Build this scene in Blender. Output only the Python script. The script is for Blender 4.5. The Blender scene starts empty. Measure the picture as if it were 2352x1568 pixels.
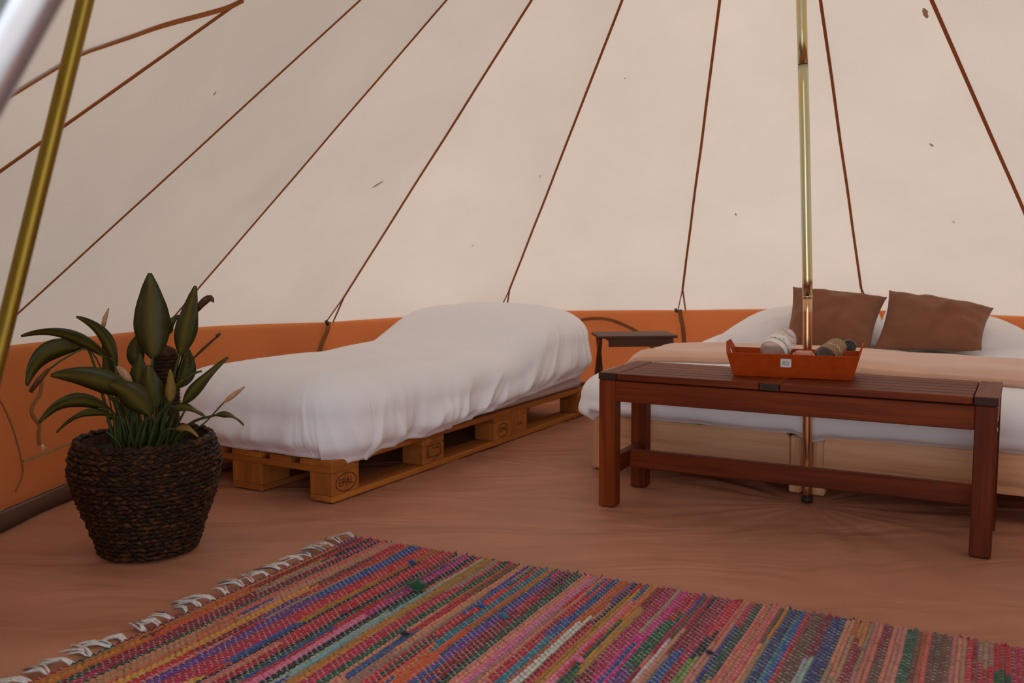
import bpy, bmesh, math, random
import numpy as np
from mathutils import Vector, Matrix, noise as mnoise
random.seed(7); np.random.seed(7)
S = bpy.context.scene
COL = S.collection
R = math.radians
V = Vector

# ------------------------------------------------------------------ camera
FPX, PIT, CAMZ, ROLL = 2200.0, math.atan(225/2200.0), 0.878, -0.0044
_F = V((0, math.cos(PIT), -math.sin(PIT))); _U0 = V((0, math.sin(PIT), math.cos(PIT))); _R0 = V((1, 0, 0))
_c, _s = math.cos(ROLL), math.sin(ROLL)
_R = _R0*_c + _U0*_s; _U = _U0*_c - _R0*_s
cam = bpy.data.objects.new('camera', bpy.data.cameras.new('camera')); COL.objects.link(cam)
M4 = Matrix(((_R.x, _U.x, -_F.x, 0), (_R.y, _U.y, -_F.y, 0), (_R.z, _U.z, -_F.z, CAMZ), (0, 0, 0, 1)))
cam.matrix_world = M4
cam.data.sensor_width = 36.0; cam.data.lens = FPX/2352*36.0
cam.data.clip_start = 0.05; cam.data.clip_end = 200
cam.data.dof.use_dof = True; cam.data.dof.focus_distance = 3.1; cam.data.dof.aperture_fstop = 5.0
S.camera = cam

# ------------------------------------------------------------------ world, sun, exposure
S.view_settings.view_transform = 'Standard'; S.view_settings.look = 'None'
S.view_settings.gamma = 1.0; S.view_settings.use_curve_mapping = False
S.view_settings.exposure = 0.22
W = bpy.data.worlds.new('sky'); S.world = W; W.use_nodes = True
wn = W.node_tree.nodes; wl = W.node_tree.links
bg = wn['Background']; bg.inputs[0].default_value = (0.82, 0.90, 1.0, 1); bg.inputs[1].default_value = 2.3
sun = bpy.data.objects.new('sun', bpy.data.lights.new('sun', 'SUN')); COL.objects.link(sun)
sun.data.energy = 4.0; sun.data.angle = R(3); sun.data.color = (1.0, 0.92, 0.82)
SUN_AZ, SUN_EL = 4, 50           # azimuth from +Y towards +X
_d = V((math.sin(R(SUN_AZ))*math.cos(R(SUN_EL)), math.cos(R(SUN_AZ))*math.cos(R(SUN_EL)), math.sin(R(SUN_EL))))
sun.rotation_euler = _d.to_track_quat('Z', 'Y').to_euler(); sun.location = _d*30

# ------------------------------------------------------------------ helpers
def ray(x, y): return _F + _R*((x-1176)/FPX) - _U*((y-784)/FPX)
def at(x, y, Y):                    # point seen at photo pixel (x, y) at distance Y into the tent
    d = ray(x, y); return V((0, 0, CAMZ)) + d*(Y/d.y)
def atz(x, y, z):                   # the same at height z
    d = ray(x, y); return V((0, 0, CAMZ)) + d*((z-CAMZ)/d.z)
def pn(x, y=0.0, z=0.0): return mnoise.noise(V((x, y, z)))
def lerp(a, b, t): return a+(b-a)*t
def smooth(t): t = max(0, min(1, t)); return t*t*(3-2*t)

def link(o, parent=None):
    COL.objects.link(o)
    if parent is not None: o.parent = parent
    return o
def tag(o, label=None, cat=None, group=None, kind=None):
    if label: o['label'] = label
    if cat: o['category'] = cat
    if group: o['group'] = group
    if kind: o['kind'] = kind
    return o
def thing(name, label, cat, loc=(0, 0, 0), rotz=0.0, group=None, kind=None):
    o = bpy.data.objects.new(name, None); link(o); o.location = loc; o.rotation_euler = (0, 0, rotz)
    o.empty_display_size = 0.1
    return tag(o, label, cat, group, kind)
def mk(name, vs, fs, mat, parent=None, sm=True, col=None):
    me = bpy.data.meshes.new(name); me.from_pydata([tuple(v) for v in vs], [], fs); me.update()
    if sm: me.shade_smooth()
    if mat: me.materials.append(mat)
    if col is not None:
        a = me.color_attributes.new('Col', 'FLOAT_COLOR', 'POINT'); a.data.foreach_set('color', np.asarray(col, dtype=np.float32).ravel())
    return link(bpy.data.objects.new(name, me), parent)
def mkbm(name, bm, mat, parent=None, sm=False):
    me = bpy.data.meshes.new(name); bm.to_mesh(me); bm.free()
    if sm: me.shade_smooth()
    if mat: me.materials.append(mat)
    return link(bpy.data.objects.new(name, me), parent)
def bbox(bm, a, b, bev=0.003, mat4=None, seg=1):
    r = bmesh.ops.create_cube(bm, size=1.0); vs = r['verts']
    for v in vs:
        v.co = V(((a[i]+b[i])/2 + v.co[i]*(b[i]-a[i]) for i in range(3)))
    if bev > 0:
        es = list({e for v in vs for e in v.link_edges})
        q = bmesh.ops.bevel(bm, geom=es, offset=bev, segments=seg, affect='EDGES', profile=0.6)
        vs = list({v for f in q['faces'] for v in f.verts} | {v for v in vs if v.is_valid})
    if mat4 is not None:
        bmesh.ops.transform(bm, matrix=mat4, verts=[v for v in vs if v.is_valid])
    return vs
def box(name, a, b, mat, parent, bev=0.003, mat4=None, seg=1):
    bm = bmesh.new(); bbox(bm, a, b, bev, mat4, seg); return mkbm(name, bm, mat, parent)
def tube(pts, rad, n=10, cap=True):
    """round tube through pts; rad a number or a list"""
    pts = [V(p) for p in pts]; vs = []; fs = []; m = len(pts)
    rads = rad if isinstance(rad, (list, tuple)) else [rad]*m
    up = None
    for i, p in enumerate(pts):
        t = (pts[min(i+1, m-1)] - pts[max(i-1, 0)]).normalized()
        if up is None:
            up = V((0, 0, 1)) if abs(t.z) < 0.9 else V((1, 0, 0))
        a = (up - t*up.dot(t)).normalized(); b = t.cross(a); up = a
        for k in range(n):
            an = 2*math.pi*k/n
            vs.append(p + (a*math.cos(an) + b*math.sin(an))*rads[i])
    for i in range(m-1):
        for k in range(n):
            fs.append((i*n+k, i*n+(k+1) % n, (i+1)*n+(k+1) % n, (i+1)*n+k))
    if cap:
        fs.append(tuple(range(n-1, -1, -1))); fs.append(tuple((m-1)*n+k for k in range(n)))
    return vs, fs
def addm(A, B):
    o = len(A[0]); A[0].extend(B[0]); A[1].extend(tuple(i+o for i in f) for f in B[1])
def lathe(prof, n=32, axis=None, org=V((0, 0, 0))):
    """prof: list of (r, h); axis frame (x, y, z) columns"""
    ax = axis or (V((1, 0, 0)), V((0, 1, 0)), V((0, 0, 1)))
    vs = []; fs = []
    for r, h in prof:
        for k in range(n):
            an = 2*math.pi*k/n
            vs.append(org + ax[0]*(r*math.cos(an)) + ax[1]*(r*math.sin(an)) + ax[2]*h)
    for i in range(len(prof)-1):
        for k in range(n):
            fs.append((i*n+k, i*n+(k+1) % n, (i+1)*n+(k+1) % n, (i+1)*n+k))
    return vs, fs
def spline(pts, n):
    P = [V(p) for p in pts]; P = [P[0]*2-P[1]] + P + [P[-1]*2-P[-2]]; out = []; m = len(P)-3
    for i in range(n+1):
        u = i/n*m; k = min(int(u), m-1); t = u-k
        a, b, c, d = P[k:k+4]
        out.append(0.5*((2*b) + (c-a)*t + (2*a-5*b+4*c-d)*t*t + (3*b-a-3*c+d)*t**3))
    return out
def text2d(s, size=1.0):
    cu = bpy.data.curves.new('txt', 'FONT'); cu.body = s; cu.size = size; cu.align_x = 'CENTER'; cu.align_y = 'CENTER'
    cu.resolution_u = 3
    o = bpy.data.objects.new('txt', cu); COL.objects.link(o)
    dg = bpy.context.evaluated_depsgraph_get(); me = o.evaluated_get(dg).to_mesh()
    vs = [v.co.copy() for v in me.vertices]; fs = [tuple(p.vertices) for p in me.polygons]
    o.evaluated_get(dg).to_mesh_clear(); bpy.data.objects.remove(o); bpy.data.curves.remove(cu)
    return vs, fs

# ------------------------------------------------------------------ materials
def newmat(name):
    m = bpy.data.materials.new(name); m.use_nodes = True; nt = m.node_tree
    return m, nt, nt.nodes, nt.links, nt.nodes['Principled BSDF']
def ramp(N, L, src, stops):
    r = N.new('ShaderNodeValToRGB'); e = r.color_ramp.elements
    while len(e) < len(stops): e.new(0.5)
    for k, (p, c) in enumerate(stops): e[k].position = p; e[k].color = (*c, 1)
    L.new(src, r.inputs[0]); return r.outputs[0]
def coords(N, L, scale=(1, 1, 1), which='Object', rnd=True):
    tc = N.new('ShaderNodeTexCoord'); mp = N.new('ShaderNodeMapping'); mp.inputs['Scale'].default_value = scale
    L.new(tc.outputs[which], mp.inputs[0])
    if rnd:
        oi = N.new('ShaderNodeObjectInfo'); mu = N.new('ShaderNodeMath'); mu.operation = 'MULTIPLY'; mu.inputs[1].default_value = 37.0
        L.new(oi.outputs['Random'], mu.inputs[0]); L.new(mu.outputs[0], mp.inputs['Location'])
    return mp.outputs[0]
def tnoise(N, L, vec, scale, detail=4, rough=0.55, dist=0.0):
    t = N.new('ShaderNodeTexNoise'); t.inputs['Scale'].default_value = scale; t.inputs['Detail'].default_value = detail
    t.inputs['Roughness'].default_value = rough; t.inputs['Distortion'].default_value = dist
    if vec is not None: L.new(vec, t.inputs['Vector'])
    return t.outputs[0]
def bump(N, L, h, strength, dist, prev=None):
    b = N.new('ShaderNodeBump'); b.inputs['Strength'].default_value = strength; b.inputs['Distance'].default_value = dist
    L.new(h, b.inputs['Height'])
    if prev is not None: L.new(prev, b.inputs['Normal'])
    return b.outputs[0]
def plain(name, c, rough=0.6, metal=0.0, var=0.12, scale=30, bstr=0.0, bscale=200, spec=0.4):
    m, nt, N, L, P = newmat(name)
    v = coords(N, L); n = tnoise(N, L, v, scale)
    lo = tuple(x*(1-var) for x in c); hi = tuple(min(1, x*(1+var)) for x in c)
    L.new(ramp(N, L, n, [(0.3, lo), (0.7, hi)]), P.inputs['Base Color'])
    P.inputs['Roughness'].default_value = rough; P.inputs['Metallic'].default_value = metal
    P.inputs['Specular IOR Level'].default_value = spec
    if bstr: L.new(bump(N, L, tnoise(N, L, v, bscale, 3), bstr, 0.002), P.inputs['Normal'])
    return m
def wood(name, dark, mid, light, axis, rough=0.5, grain=60, knots=False, spec=0.4):
    m, nt, N, L, P = newmat(name)
    sc = [grain]*3; sc[axis] = grain*0.035
    v = coords(N, L, tuple(sc)); n = tnoise(N, L, v, 1.0, 6, 0.6, 0.6)
    sc2 = [7.0]*3; sc2[axis] = 0.8
    v2 = coords(N, L, tuple(sc2)); n2 = tnoise(N, L, v2, 1.0, 3, 0.5, 0.4)
    ad = N.new('ShaderNodeMath'); ad.operation = 'MULTIPLY_ADD'; ad.inputs[1].default_value = 0.55; L.new(n2, ad.inputs[0])
    m2 = N.new('ShaderNodeMath'); m2.operation = 'MULTIPLY'; m2.inputs[1].default_value = 0.45; L.new(n, m2.inputs[0]); L.new(m2.outputs[0], ad.inputs[2])
    c = ramp(N, L, ad.outputs[0], [(0.30, dark), (0.5, mid), (0.68, light)])
    oi = N.new('ShaderNodeObjectInfo'); hs = N.new('ShaderNodeHueSaturation')
    mr = N.new('ShaderNodeMapRange'); mr.inputs[3].default_value = 0.85; mr.inputs[4].default_value = 1.12
    L.new(oi.outputs['Random'], mr.inputs[0]); L.new(mr.outputs[0], hs.inputs['Value']); L.new(c, hs.inputs['Color'])
    outc = hs.outputs[0]
    if knots:
        vk = coords(N, L, tuple(2.2 if i == axis else 9.0 for i in range(3)))
        vo = N.new('ShaderNodeTexVoronoi'); vo.inputs['Scale'].default_value = 1.0; L.new(vk, vo.inputs['Vector'])
        kr = ramp(N, L, vo.outputs['Distance'], [(0.03, (1, 1, 1)), (0.10, (0, 0, 0))])
        mx = N.new('ShaderNodeMix'); mx.data_type = 'RGBA'; mx.inputs[7].default_value = tuple(x*0.45 for x in dark) + (1,)
        L.new(kr, mx.inputs[0]); L.new(outc, mx.inputs[6]); outc = mx.outputs[2]
    L.new(outc, P.inputs['Base Color']); P.inputs['Roughness'].default_value = rough; P.inputs['Specular IOR Level'].default_value = spec
    L.new(bump(N, L, n, 0.25, 0.0015), P.inputs['Normal'])
    return m
def cloth(name, c, rough=0.9, weave=900, wstr=0.15, fold=6, fstr=0.0, var=0.05, sheen=0.1):
    m, nt, N, L, P = newmat(name)
    v = coords(N, L, rnd=False)
    n = tnoise(N, L, v, 4, 4)
    L.new(ramp(N, L, n, [(0.3, tuple(x*(1-var) for x in c)), (0.7, tuple(min(1, x*(1+var)) for x in c))]), P.inputs['Base Color'])
    P.inputs['Roughness'].default_value = rough; P.inputs['Specular IOR Level'].default_value = 0.15
    P.inputs['Sheen Weight'].default_value = sheen
    b = bump(N, L, tnoise(N, L, v, weave, 2), wstr, 0.001)
    if fstr: b = bump(N, L, tnoise(N, L, v, fold, 3, 0.5, 0.8), fstr, 0.02, b)
    L.new(b, P.inputs['Normal'])
    return m
def canvas(name, c, trans, tfac, stains=False, var=0.05):
    """cotton canvas: diffuse cloth that also lets the daylight through"""
    m, nt, N, L, P = newmat(name)
    N.remove(P); out = N['Material Output']
    v = coords(N, L, which='Generated', rnd=False)
    tc = N.new('ShaderNodeTexCoord'); ob = tc.outputs['Object']
    n = tnoise(N, L, ob, 1.6, 5, 0.6)
    n2 = tnoise(N, L, ob, 26, 3, 0.6)
    def tint(c):
        a = ramp(N, L, n, [(0.3, tuple(x*(1-var) for x in c)), (0.7, tuple(min(1, x*(1+var)) for x in c))])
        if stains:
            k = ramp(N, L, n2, [(0.74, (1, 1, 1)), (0.80, (0.82, 0.66, 0.55))])
            mx = N.new('ShaderNodeMix'); mx.data_type = 'RGBA'; mx.blend_type = 'MULTIPLY'; mx.inputs[0].default_value = 0.6
            L.new(a, mx.inputs[6]); L.new(k, mx.inputs[7]); a = mx.outputs[2]
        return a
    b = bump(N, L, tnoise(N, L, ob, 700, 2), 0.12, 0.001)
    b = bump(N, L, tnoise(N, L, ob, 3.0, 3, 0.5, 0.4), 0.18, 0.03, b)
    D = N.new('ShaderNodeBsdfDiffuse'); T = N.new('ShaderNodeBsdfTranslucent'); X = N.new('ShaderNodeMixShader')
    L.new(tint(c), D.inputs[0]); L.new(tint(trans), T.inputs[0]); L.new(b, D.inputs['Normal']); L.new(b, T.inputs['Normal'])
    X.inputs[0].default_value = tfac; L.new(D.outputs[0], X.inputs[1]); L.new(T.outputs[0], X.inputs[2]); L.new(X.outputs[0], out.inputs[0])
    return m
def attrmat(name, rough=0.9, sheen=0.3, bs=400, bstr=0.4, strength=1.0):
    m, nt, N, L, P = newmat(name)
    a = N.new('ShaderNodeVertexColor'); a.layer_name = 'Col'
    v = coords(N, L); n = tnoise(N, L, v, 90, 3)
    mx = N.new('ShaderNodeMix'); mx.data_type = 'RGBA'; mx.blend_type = 'MULTIPLY'; mx.inputs[0].default_value = 0.8
    L.new(a.outputs[0], mx.inputs[6]); L.new(ramp(N, L, n, [(0.3, (0.6, 0.6, 0.6)), (0.65, (1, 1, 1))]), mx.inputs[7])
    L.new(mx.outputs[2], P.inputs['Base Color']); P.inputs['Roughness'].default_value = rough; P.inputs['Specular IOR Level'].default_value = 0.1
    P.inputs['Sheen Weight'].default_value = sheen
    L.new(bump(N, L, tnoise(N, L, v, bs, 2), bstr, 0.002), P.inputs['Normal'])
    return m
MAT = {}
MAT['canvas'] = canvas('canvas_cotton', (0.68, 0.58, 0.50), (0.272, 0.223, 0.186), 0.55, True)
MAT['wall'] = canvas('canvas_wall', (0.48, 0.155, 0.05), (0.29, 0.072, 0.022), 0.28, False, 0.08)
MAT['seam'] = canvas('seam_tape', (0.46, 0.17, 0.06), (0.40, 0.14, 0.04), 0.35)
MAT['band'] = plain('webbing_band', (0.22, 0.085, 0.025), 0.85, bstr=0.2)
MAT['ochre'] = plain('ochre_webbing', (0.25, 0.11, 0.03), 0.85, bstr=0.2)
MAT['toggle'] = plain('dark_toggle', (0.03, 0.02, 0.015), 0.5)
MAT['floor'] = None
MAT['duvet'] = cloth('white_cotton', (0.88, 0.885, 0.93), 0.85, 1200, 0.08, 7, 0.10, 0.02)
MAT['pillow'] = cloth('white_pillowcase', (0.86, 0.85, 0.87), 0.9, 1200, 0.08, 8, 0.15, 0.02)
MAT['cushion'] = cloth('brown_linen', (0.25, 0.104, 0.056), 0.95, 500, 0.5, 9, 0.10, 0.12, 0.15)
MAT['blanket'] = cloth('rose_fleece', (0.72, 0.43, 0.30), 1.0, 500, 0.5, 10, 0.2, 0.08, 0.5)
MAT['mattress'] = cloth('mattress_ticking', (0.62, 0.50, 0.48), 0.95)
TE = ((0.060, 0.008, 0.0012), (0.14, 0.022, 0.003), (0.24, 0.050, 0.006))
MAT['teak'] = [wood('oiled_teak_'+'xyz'[a], *TE, a, 0.5, 70, False, 0.18) for a in range(3)]
MAT['teak_end'] = wood('teak_end_grain', (0.015, 0.004, 0.002), (0.03, 0.008, 0.003), (0.05, 0.014, 0.005), 1, 0.6)
PI_ = ((0.36, 0.14, 0.055), (0.72, 0.38, 0.20), (0.86, 0.52, 0.31))
MAT['pine'] = [wood('pine_'+'xyz'[a], *PI_, a, 0.55, 45, True) for a in range(3)]
PA = ((0.20, 0.055, 0.005), (0.34, 0.098, 0.009), (0.46, 0.155, 0.018))
MAT['pallet'] = [wood('pallet_wood_'+'xyz'[a], *PA, a, 0.75, 50, a < 2) for a in range(3)]
MAT['ink'] = plain('burnt_stamp', (0.035, 0.012, 0.006), 0.9)
DK = ((0.03, 0.009, 0.003), (0.085, 0.026, 0.007), (0.15, 0.05, 0.012))
MAT['dark'] = [wood('dark_stained_wood_'+'xyz'[a], *DK, a, 0.5, 60) for a in range(3)]
MAT['leather'] = plain('orange_leather', (0.40, 0.050, 0.002), 0.6, 0, 0.12, 40, 0.25, 500, 0.15)
MAT['leather_in'] = plain('orange_leather_inside', (0.36, 0.050, 0.003), 0.65, 0, 0.12, 40, 0.2, 500, 0.15)
MAT['paper'] = plain('white_sticker', (0.75, 0.74, 0.75), 0.6, 0, 0.02)
MAT['black'] = plain('black_ink', (0.012, 0.012, 0.016), 0.6)
MAT['blue'] = plain('navy_ink', (0.01, 0.018, 0.06), 0.6)
MAT['labelw'] = plain('bottle_label_paper', (0.86, 0.84, 0.80), 0.55, 0, 0.03)
MAT['kraft'] = plain('tan_label_paper', (0.30, 0.17, 0.075), 0.6, 0, 0.1)
MAT['cream'] = plain('cream_print', (0.70, 0.64, 0.45), 0.6, 0, 0.03)
MAT['amber'] = plain('amber_glass', (0.035, 0.014, 0.006), 0.15, 0, 0.1, spec=0.6)
MAT['soap'] = plain('pink_wrapper', (0.62, 0.25, 0.20), 0.35, 0, 0.15, 25, 0.3, 60)
MAT['soil'] = plain('potting_soil', (0.020, 0.011, 0.006), 1.0, 0, 0.5, 60, 1.0, 90)
MAT['coir'] = plain('coir_fibre', (0.06, 0.025, 0.009), 0.95, 0, 0.5, 70, 0.8, 120)
MAT['stem'] = plain('green_stem', (0.045, 0.060, 0.012), 0.5, 0, 0.25)
MAT['spathe'] = plain('pale_spathe', (0.52, 0.30, 0.17), 0.6, 0, 0.25, 40)
MAT['spathe_dry'] = plain('withered_spathe', (0.10, 0.035, 0.015), 0.7, 0, 0.5, 60)
MAT['ground'] = plain('pale_bounce_ground', (0.50, 0.47, 0.44), 1.0, 0, 0.25, 3)
MAT['grey'] = plain('grey_painted_metal', (0.45, 0.44, 0.46), 0.22, 0.85, 0.05)
MAT['string'] = attrmat('rug_thread', 0.9, 0.2, 600, 0.2)
MAT['rag'] = attrmat('rag_weft', 0.95, 0.3, 350, 0.6)

def make_water():
    m, nt, N, L, P = newmat('clear_plastic')
    P.inputs['Base Color'].default_value = (0.93, 0.84, 0.82, 1); P.inputs['Transmission Weight'].default_value = 0.75
    P.inputs['Roughness'].default_value = 0.28; P.inputs['IOR'].default_value = 1.2
    v = coords(N, L); L.new(bump(N, L, tnoise(N, L, v, 90, 2), 0.1, 0.002), P.inputs['Normal'])
    return m
MAT['pet'] = make_water()
def make_zinc(name, cols, rough, metal=1.0):
    m, nt, N, L, P = newmat(name)
    v = coords(N, L, (60, 60, 2.5)); n = tnoise(N, L, v, 1.0, 4, 0.6)
    L.new(ramp(N, L, n, [(0.28, cols[0]), (0.5, cols[1]), (0.72, cols[2])]), P.inputs['Base Color'])
    P.inputs['Metallic'].default_value = metal; P.inputs['Roughness'].default_value = rough
    return m
MAT['zinc'] = make_zinc('yellow_zinc', ((0.75, 0.55, 0.16), (0.66, 0.62, 0.36), (0.55, 0.66, 0.56)), 0.26)
MAT['copper'] = make_zinc('copper_zinc', ((0.62, 0.33, 0.16), (0.72, 0.45, 0.26), (0.70, 0.40, 0.20)), 0.22)
MAT['brass'] = make_zinc('old_gold_zinc', ((0.20, 0.10, 0.008), (0.24, 0.15, 0.015), (0.17, 0.13, 0.03)), 0.36, 0.8)
def make_leaf(name, c, vein):
    m, nt, N, L, P = newmat(name)
    N.remove(P); out = N['Material Output']
    v = coords(N, L); n = tnoise(N, L, v, 30, 4)
    a = N.new('ShaderNodeVertexColor'); a.layer_name = 'Col'
    mx = N.new('ShaderNodeMix'); mx.data_type = 'RGBA'; mx.inputs[7].default_value = (*vein, 1)
    L.new(a.outputs[0], mx.inputs[0]); L.new(ramp(N, L, n, [(0.3, tuple(x*0.7 for x in c)), (0.7, tuple(x*1.25 for x in c))]), mx.inputs[6])
    G = N.new('ShaderNodeBsdfPrincipled'); G.inputs['Roughness'].default_value = 0.42; G.inputs['Specular IOR Level'].default_value = 0.35
    L.new(mx.outputs[2], G.inputs['Base Color'])
    T = N.new('ShaderNodeBsdfTranslucent'); T.inputs[0].default_value = (c[0]*1.8, c[1]*2.0, c[2]*1.0, 1)
    X = N.new('ShaderNodeMixShader'); X.inputs[0].default_value = 0.25
    L.new(G.outputs[0], X.inputs[1]); L.new(T.outputs[0], X.inputs[2]); L.new(X.outputs[0], out.inputs[0])
    return m
MAT['leaf'] = make_leaf('dark_green_leaf', (0.048, 0.046, 0.006), (0.15, 0.12, 0.018))
MAT['leaf_y'] = make_leaf('yellowing_leaf', (0.25, 0.15, 0.03), (0.35, 0.22, 0.06))

# ------------------------------------------------------------------ tent shell
T = V((1.002, 3.169, 0))            # foot of the centre pole
APEX = V((0.80, 3.169, 2.776))
def pol(az, r, h=0.0): return V((T.x + r*math.sin(R(az)), T.y + r*math.cos(R(az)), h))
EAVE = [V((-2.30, 1.30, 0.60)), V((-1.80, 2.03, 0.55)), pol(-95.7, 2.65, .563), pol(-70.2, 2.65, .521), pol(-47.7, 2.65, .476),
        pol(-23.8, 2.65, .480), pol(0.4, 2.65, .470), pol(23.6, 2.65, .481), pol(46.5, 2.65, .476), pol(72, 2.65, .50),
        pol(96, 2.65, .52), pol(120, 2.65, .54), pol(144, 2.65, .56), pol(168, 2.65, .58)]
ATOP = V((0.10, 0.72, 2.12))
NE = len(EAVE)
# floor: groundsheet with soft folds
def az_of(p): return math.degrees(math.atan2(p.x-T.x, p.y-T.y))
_rt = sorted([(az_of(e), (V((e.x, e.y, 0))-T).length+0.03) for e in EAVE] + [(-141.5, 3.1), (-162, 3.05), (-179.9, 2.7)])
_az = [a for a, r in _rt]; _rr = [r for a, r in _rt]
def rfloor(az): return float(np.interp(az, _az, _rr))
FEET = [(.33, 3.16, .05), (1.34, 2.60, .05), (.47, 3.42, .05), (1.48, 2.87, .05), (-1.058, 2.715, .14), (1.002, 3.169, .02), (.31, 3.69, .05), (1.0, 3.27, .05)] + [(-.6132+a*.505-b*.863, 3.1864+a*.863+b*.505, .06) for a in (0, .3, .6, .9, 1.2, 1.5, 1.8) for b in (0, .4, .8)]
def floor_z(x, y):
    d = math.hypot(x-T.x, y-T.y); an = math.atan2(x-T.x, y-T.y)
    k = 1.0
    for fx_, fy_, fr_ in FEET: k = min(k, smooth((math.hypot(x-fx_, y-fy_)-fr_)/.14))
    rad = pn(an*5.0, 3.1, d*0.6)*0.007*math.exp(-((d-0.55)/0.5)**2)
    w = pn(x*1.1+y*0.5, y*3.4-x*0.6, 1.7)*0.006 + pn(x*3.1, y*5.3, 4.2)*0.0025
    front = smooth((2.75-y)/0.6)*smooth((-0.55-x)/0.5)
    w += front*0.012*math.sin(y*13+pn(x*1.5, y)*3)
    return (2.2*rad + 1.9*w)*k - 0.004
vs = []; fs = []; NA, NRR = 180, 70
for j in range(NRR+1):
    for i in range(NA):
        az = -180+360*i/NA; r = rfloor(az)*(j/NRR)**0.8
        p = pol(az, r); vs.append((p.x, p.y, floor_z(p.x, p.y) if j < NRR else -0.004))
for j in range(NRR):
    for i in range(NA): fs.append((j*NA+i, (j+1)*NA+i, (j+1)*NA+(i+1) % NA, j*NA+(i+1) % NA))
def floor_mat():
    m, nt, N, L, P = newmat('groundsheet')
    v = coords(N, L, rnd=False); n = tnoise(N, L, v, 2.2, 5, 0.6); c = (0.43, 0.185, 0.108)
    L.new(ramp(N, L, n, [(0.3, tuple(x*0.88 for x in c)), (0.7, tuple(x*1.1 for x in c))]), P.inputs['Base Color'])
    P.inputs['Roughness'].default_value = 0.55; P.inputs['Specular IOR Level'].default_value = 0.3
    b = bump(N, L, tnoise(N, L, v, 500, 2), 0.1, 0.001)
    vv = coords(N, L, (0.7, 2.0, 1), rnd=False); b = bump(N, L, tnoise(N, L, vv, 1.7, 2.5, 0.45, 1.5), 0.55, 0.05, b)
    L.new(b, P.inputs['Normal']); return m
MAT['floor'] = floor_mat()
tag(mk('floor', vs, fs, MAT['floor']), 'tan groundsheet with soft folds across the tent floor', kind='structure')
g = 40.0
tag(mk('ground', [(-g, -g, -0.03), (g, -g, -0.03), (g, g, -0.03), (-g, g, -0.03)], [(0, 1, 2, 3)], MAT['ground'], sm=False), 'unseen ground outside the tent, made pale to bounce daylight in', kind='structure')  # unseen ground, pale gravel tone chosen to bounce daylight through the door

gnd = bpy.data.objects['ground']
def added_shade_trees(x, y0, y1, h, dx):  # unseen trees, added outside to darken the left canvas panels
    vs = []; fs = []; n, m = 60, 24
    for j in range(m+1):
        for i in range(n+1):
            y = lerp(y0, y1, i/n); a = math.pi*j/m; r = 1+.30*pn(y*.8, a*2.2, 1)+.14*pn(y*2.9, a*6, 3)
            vs.append((x-dx*math.cos(a)*r, y, h*max(0, math.sin(a))**.6*r*(1-.25*abs(pn(y*.5, 7)))))
    for j in range(m):
        for i in range(n): q = j*(n+1)+i; fs.append((q, q+1, q+n+2, q+n+1))
    return mk('added_shade_trees', vs, fs, plain('added_shade_foliage', (.035, .055, .018), .9, 0, .5, 8), gnd)
added_shade_trees(-6.2, -5.0, 6.5, 6.0, 1.4)
ceil = thing('ceiling', 'cream canvas roof of the round tent, lit through by daylight', None, kind='structure')
def canvas_panel(A, B, C_, name='canvas_panel', nu=14, nv=26, sag=0.02, mat='canvas'):
    vs = []; fs = []
    for j in range(nv+1):
        t = j/nv*0.985
        a = A.lerp(C_, t); b = B.lerp(C_, t)
        nrm = (B-A).cross(C_-A).normalized()
        if nrm.dot(T+V((0, 0, 1))-A) < 0: nrm = -nrm
        for i in range(nu+1):
            u = i/nu; p = a.lerp(b, u)
            s_ = math.sin(math.pi*u)*(1-t)
            p = p + nrm*(sag*s_*(0.5+t) + 0.006*pn(p.x*1.3, p.y*1.3, p.z*2)*math.sin(math.pi*u))
            if j == 0: p.z += 0.012*math.sin(math.pi*u)
            vs.append(p)
    for j in range(nv):
        for i in range(nu):
            k = j*(nu+1)+i; fs.append((k, k+1, k+nu+2, k+nu+1))
    return mk(name, vs, fs, MAT[mat], ceil)
for k in range(NE-1): canvas_panel(EAVE[k], EAVE[k+1], APEX)
canvas_panel(EAVE[0], ATOP, APEX, sag=0.0); canvas_panel(ATOP, EAVE[-1], APEX, sag=0.0)
def ribbon(pts, w, nrm_to, mat, name, parent, lift=0.004, th=0.003):
    """flat tape following pts, facing the point nrm_to"""
    P = [V(p) for p in pts]; vs = []; fs = []; m = len(P)
    ws = w if isinstance(w, (list, tuple)) else [w]*m
    for i, p in enumerate(P):
        t = (P[min(i+1, m-1)]-P[max(i-1, 0)]).normalized(); n = V(nrm_to)-p; n = (n-t*n.dot(t)).normalized(); b = t.cross(n)
        for a, c in ((-.5, lift), (.5, lift), (.5, lift+th), (-.5, lift+th)):
            vs.append(p + b*(a*ws[i]) + n*c)
    for i in range(m-1):
        for k in range(4): fs.append((i*4+k, i*4+(k+1) % 4, (i+1)*4+(k+1) % 4, (i+1)*4+k))
    fs.append((0, 1, 2, 3)); fs.append(tuple((m-1)*4+k for k in (3, 2, 1, 0)))
    return mk(name, vs, fs, mat, parent, sm=False)
FL_, FR_ = V((-1.0, .80, 0)), V((1.12, .70, 0))
def flap(pts, name): return mk(name, pts, [tuple(range(len(pts)))], MAT['canvas'], ceil, sm=False)
flap([V((-2.33, 1.3, 0)), EAVE[0], ATOP, FL_], 'door_flap'); flap([FR_, ATOP, EAVE[-1], V((1.56, .57, 0))], 'door_flap')
INS = V((1.0, 2.6, 0.9))
sw = {1: .011, 2: .006, 3: .007, 4: .010, 5: .011, 6: .0125, 7: .0135, 8: .015}
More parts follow.
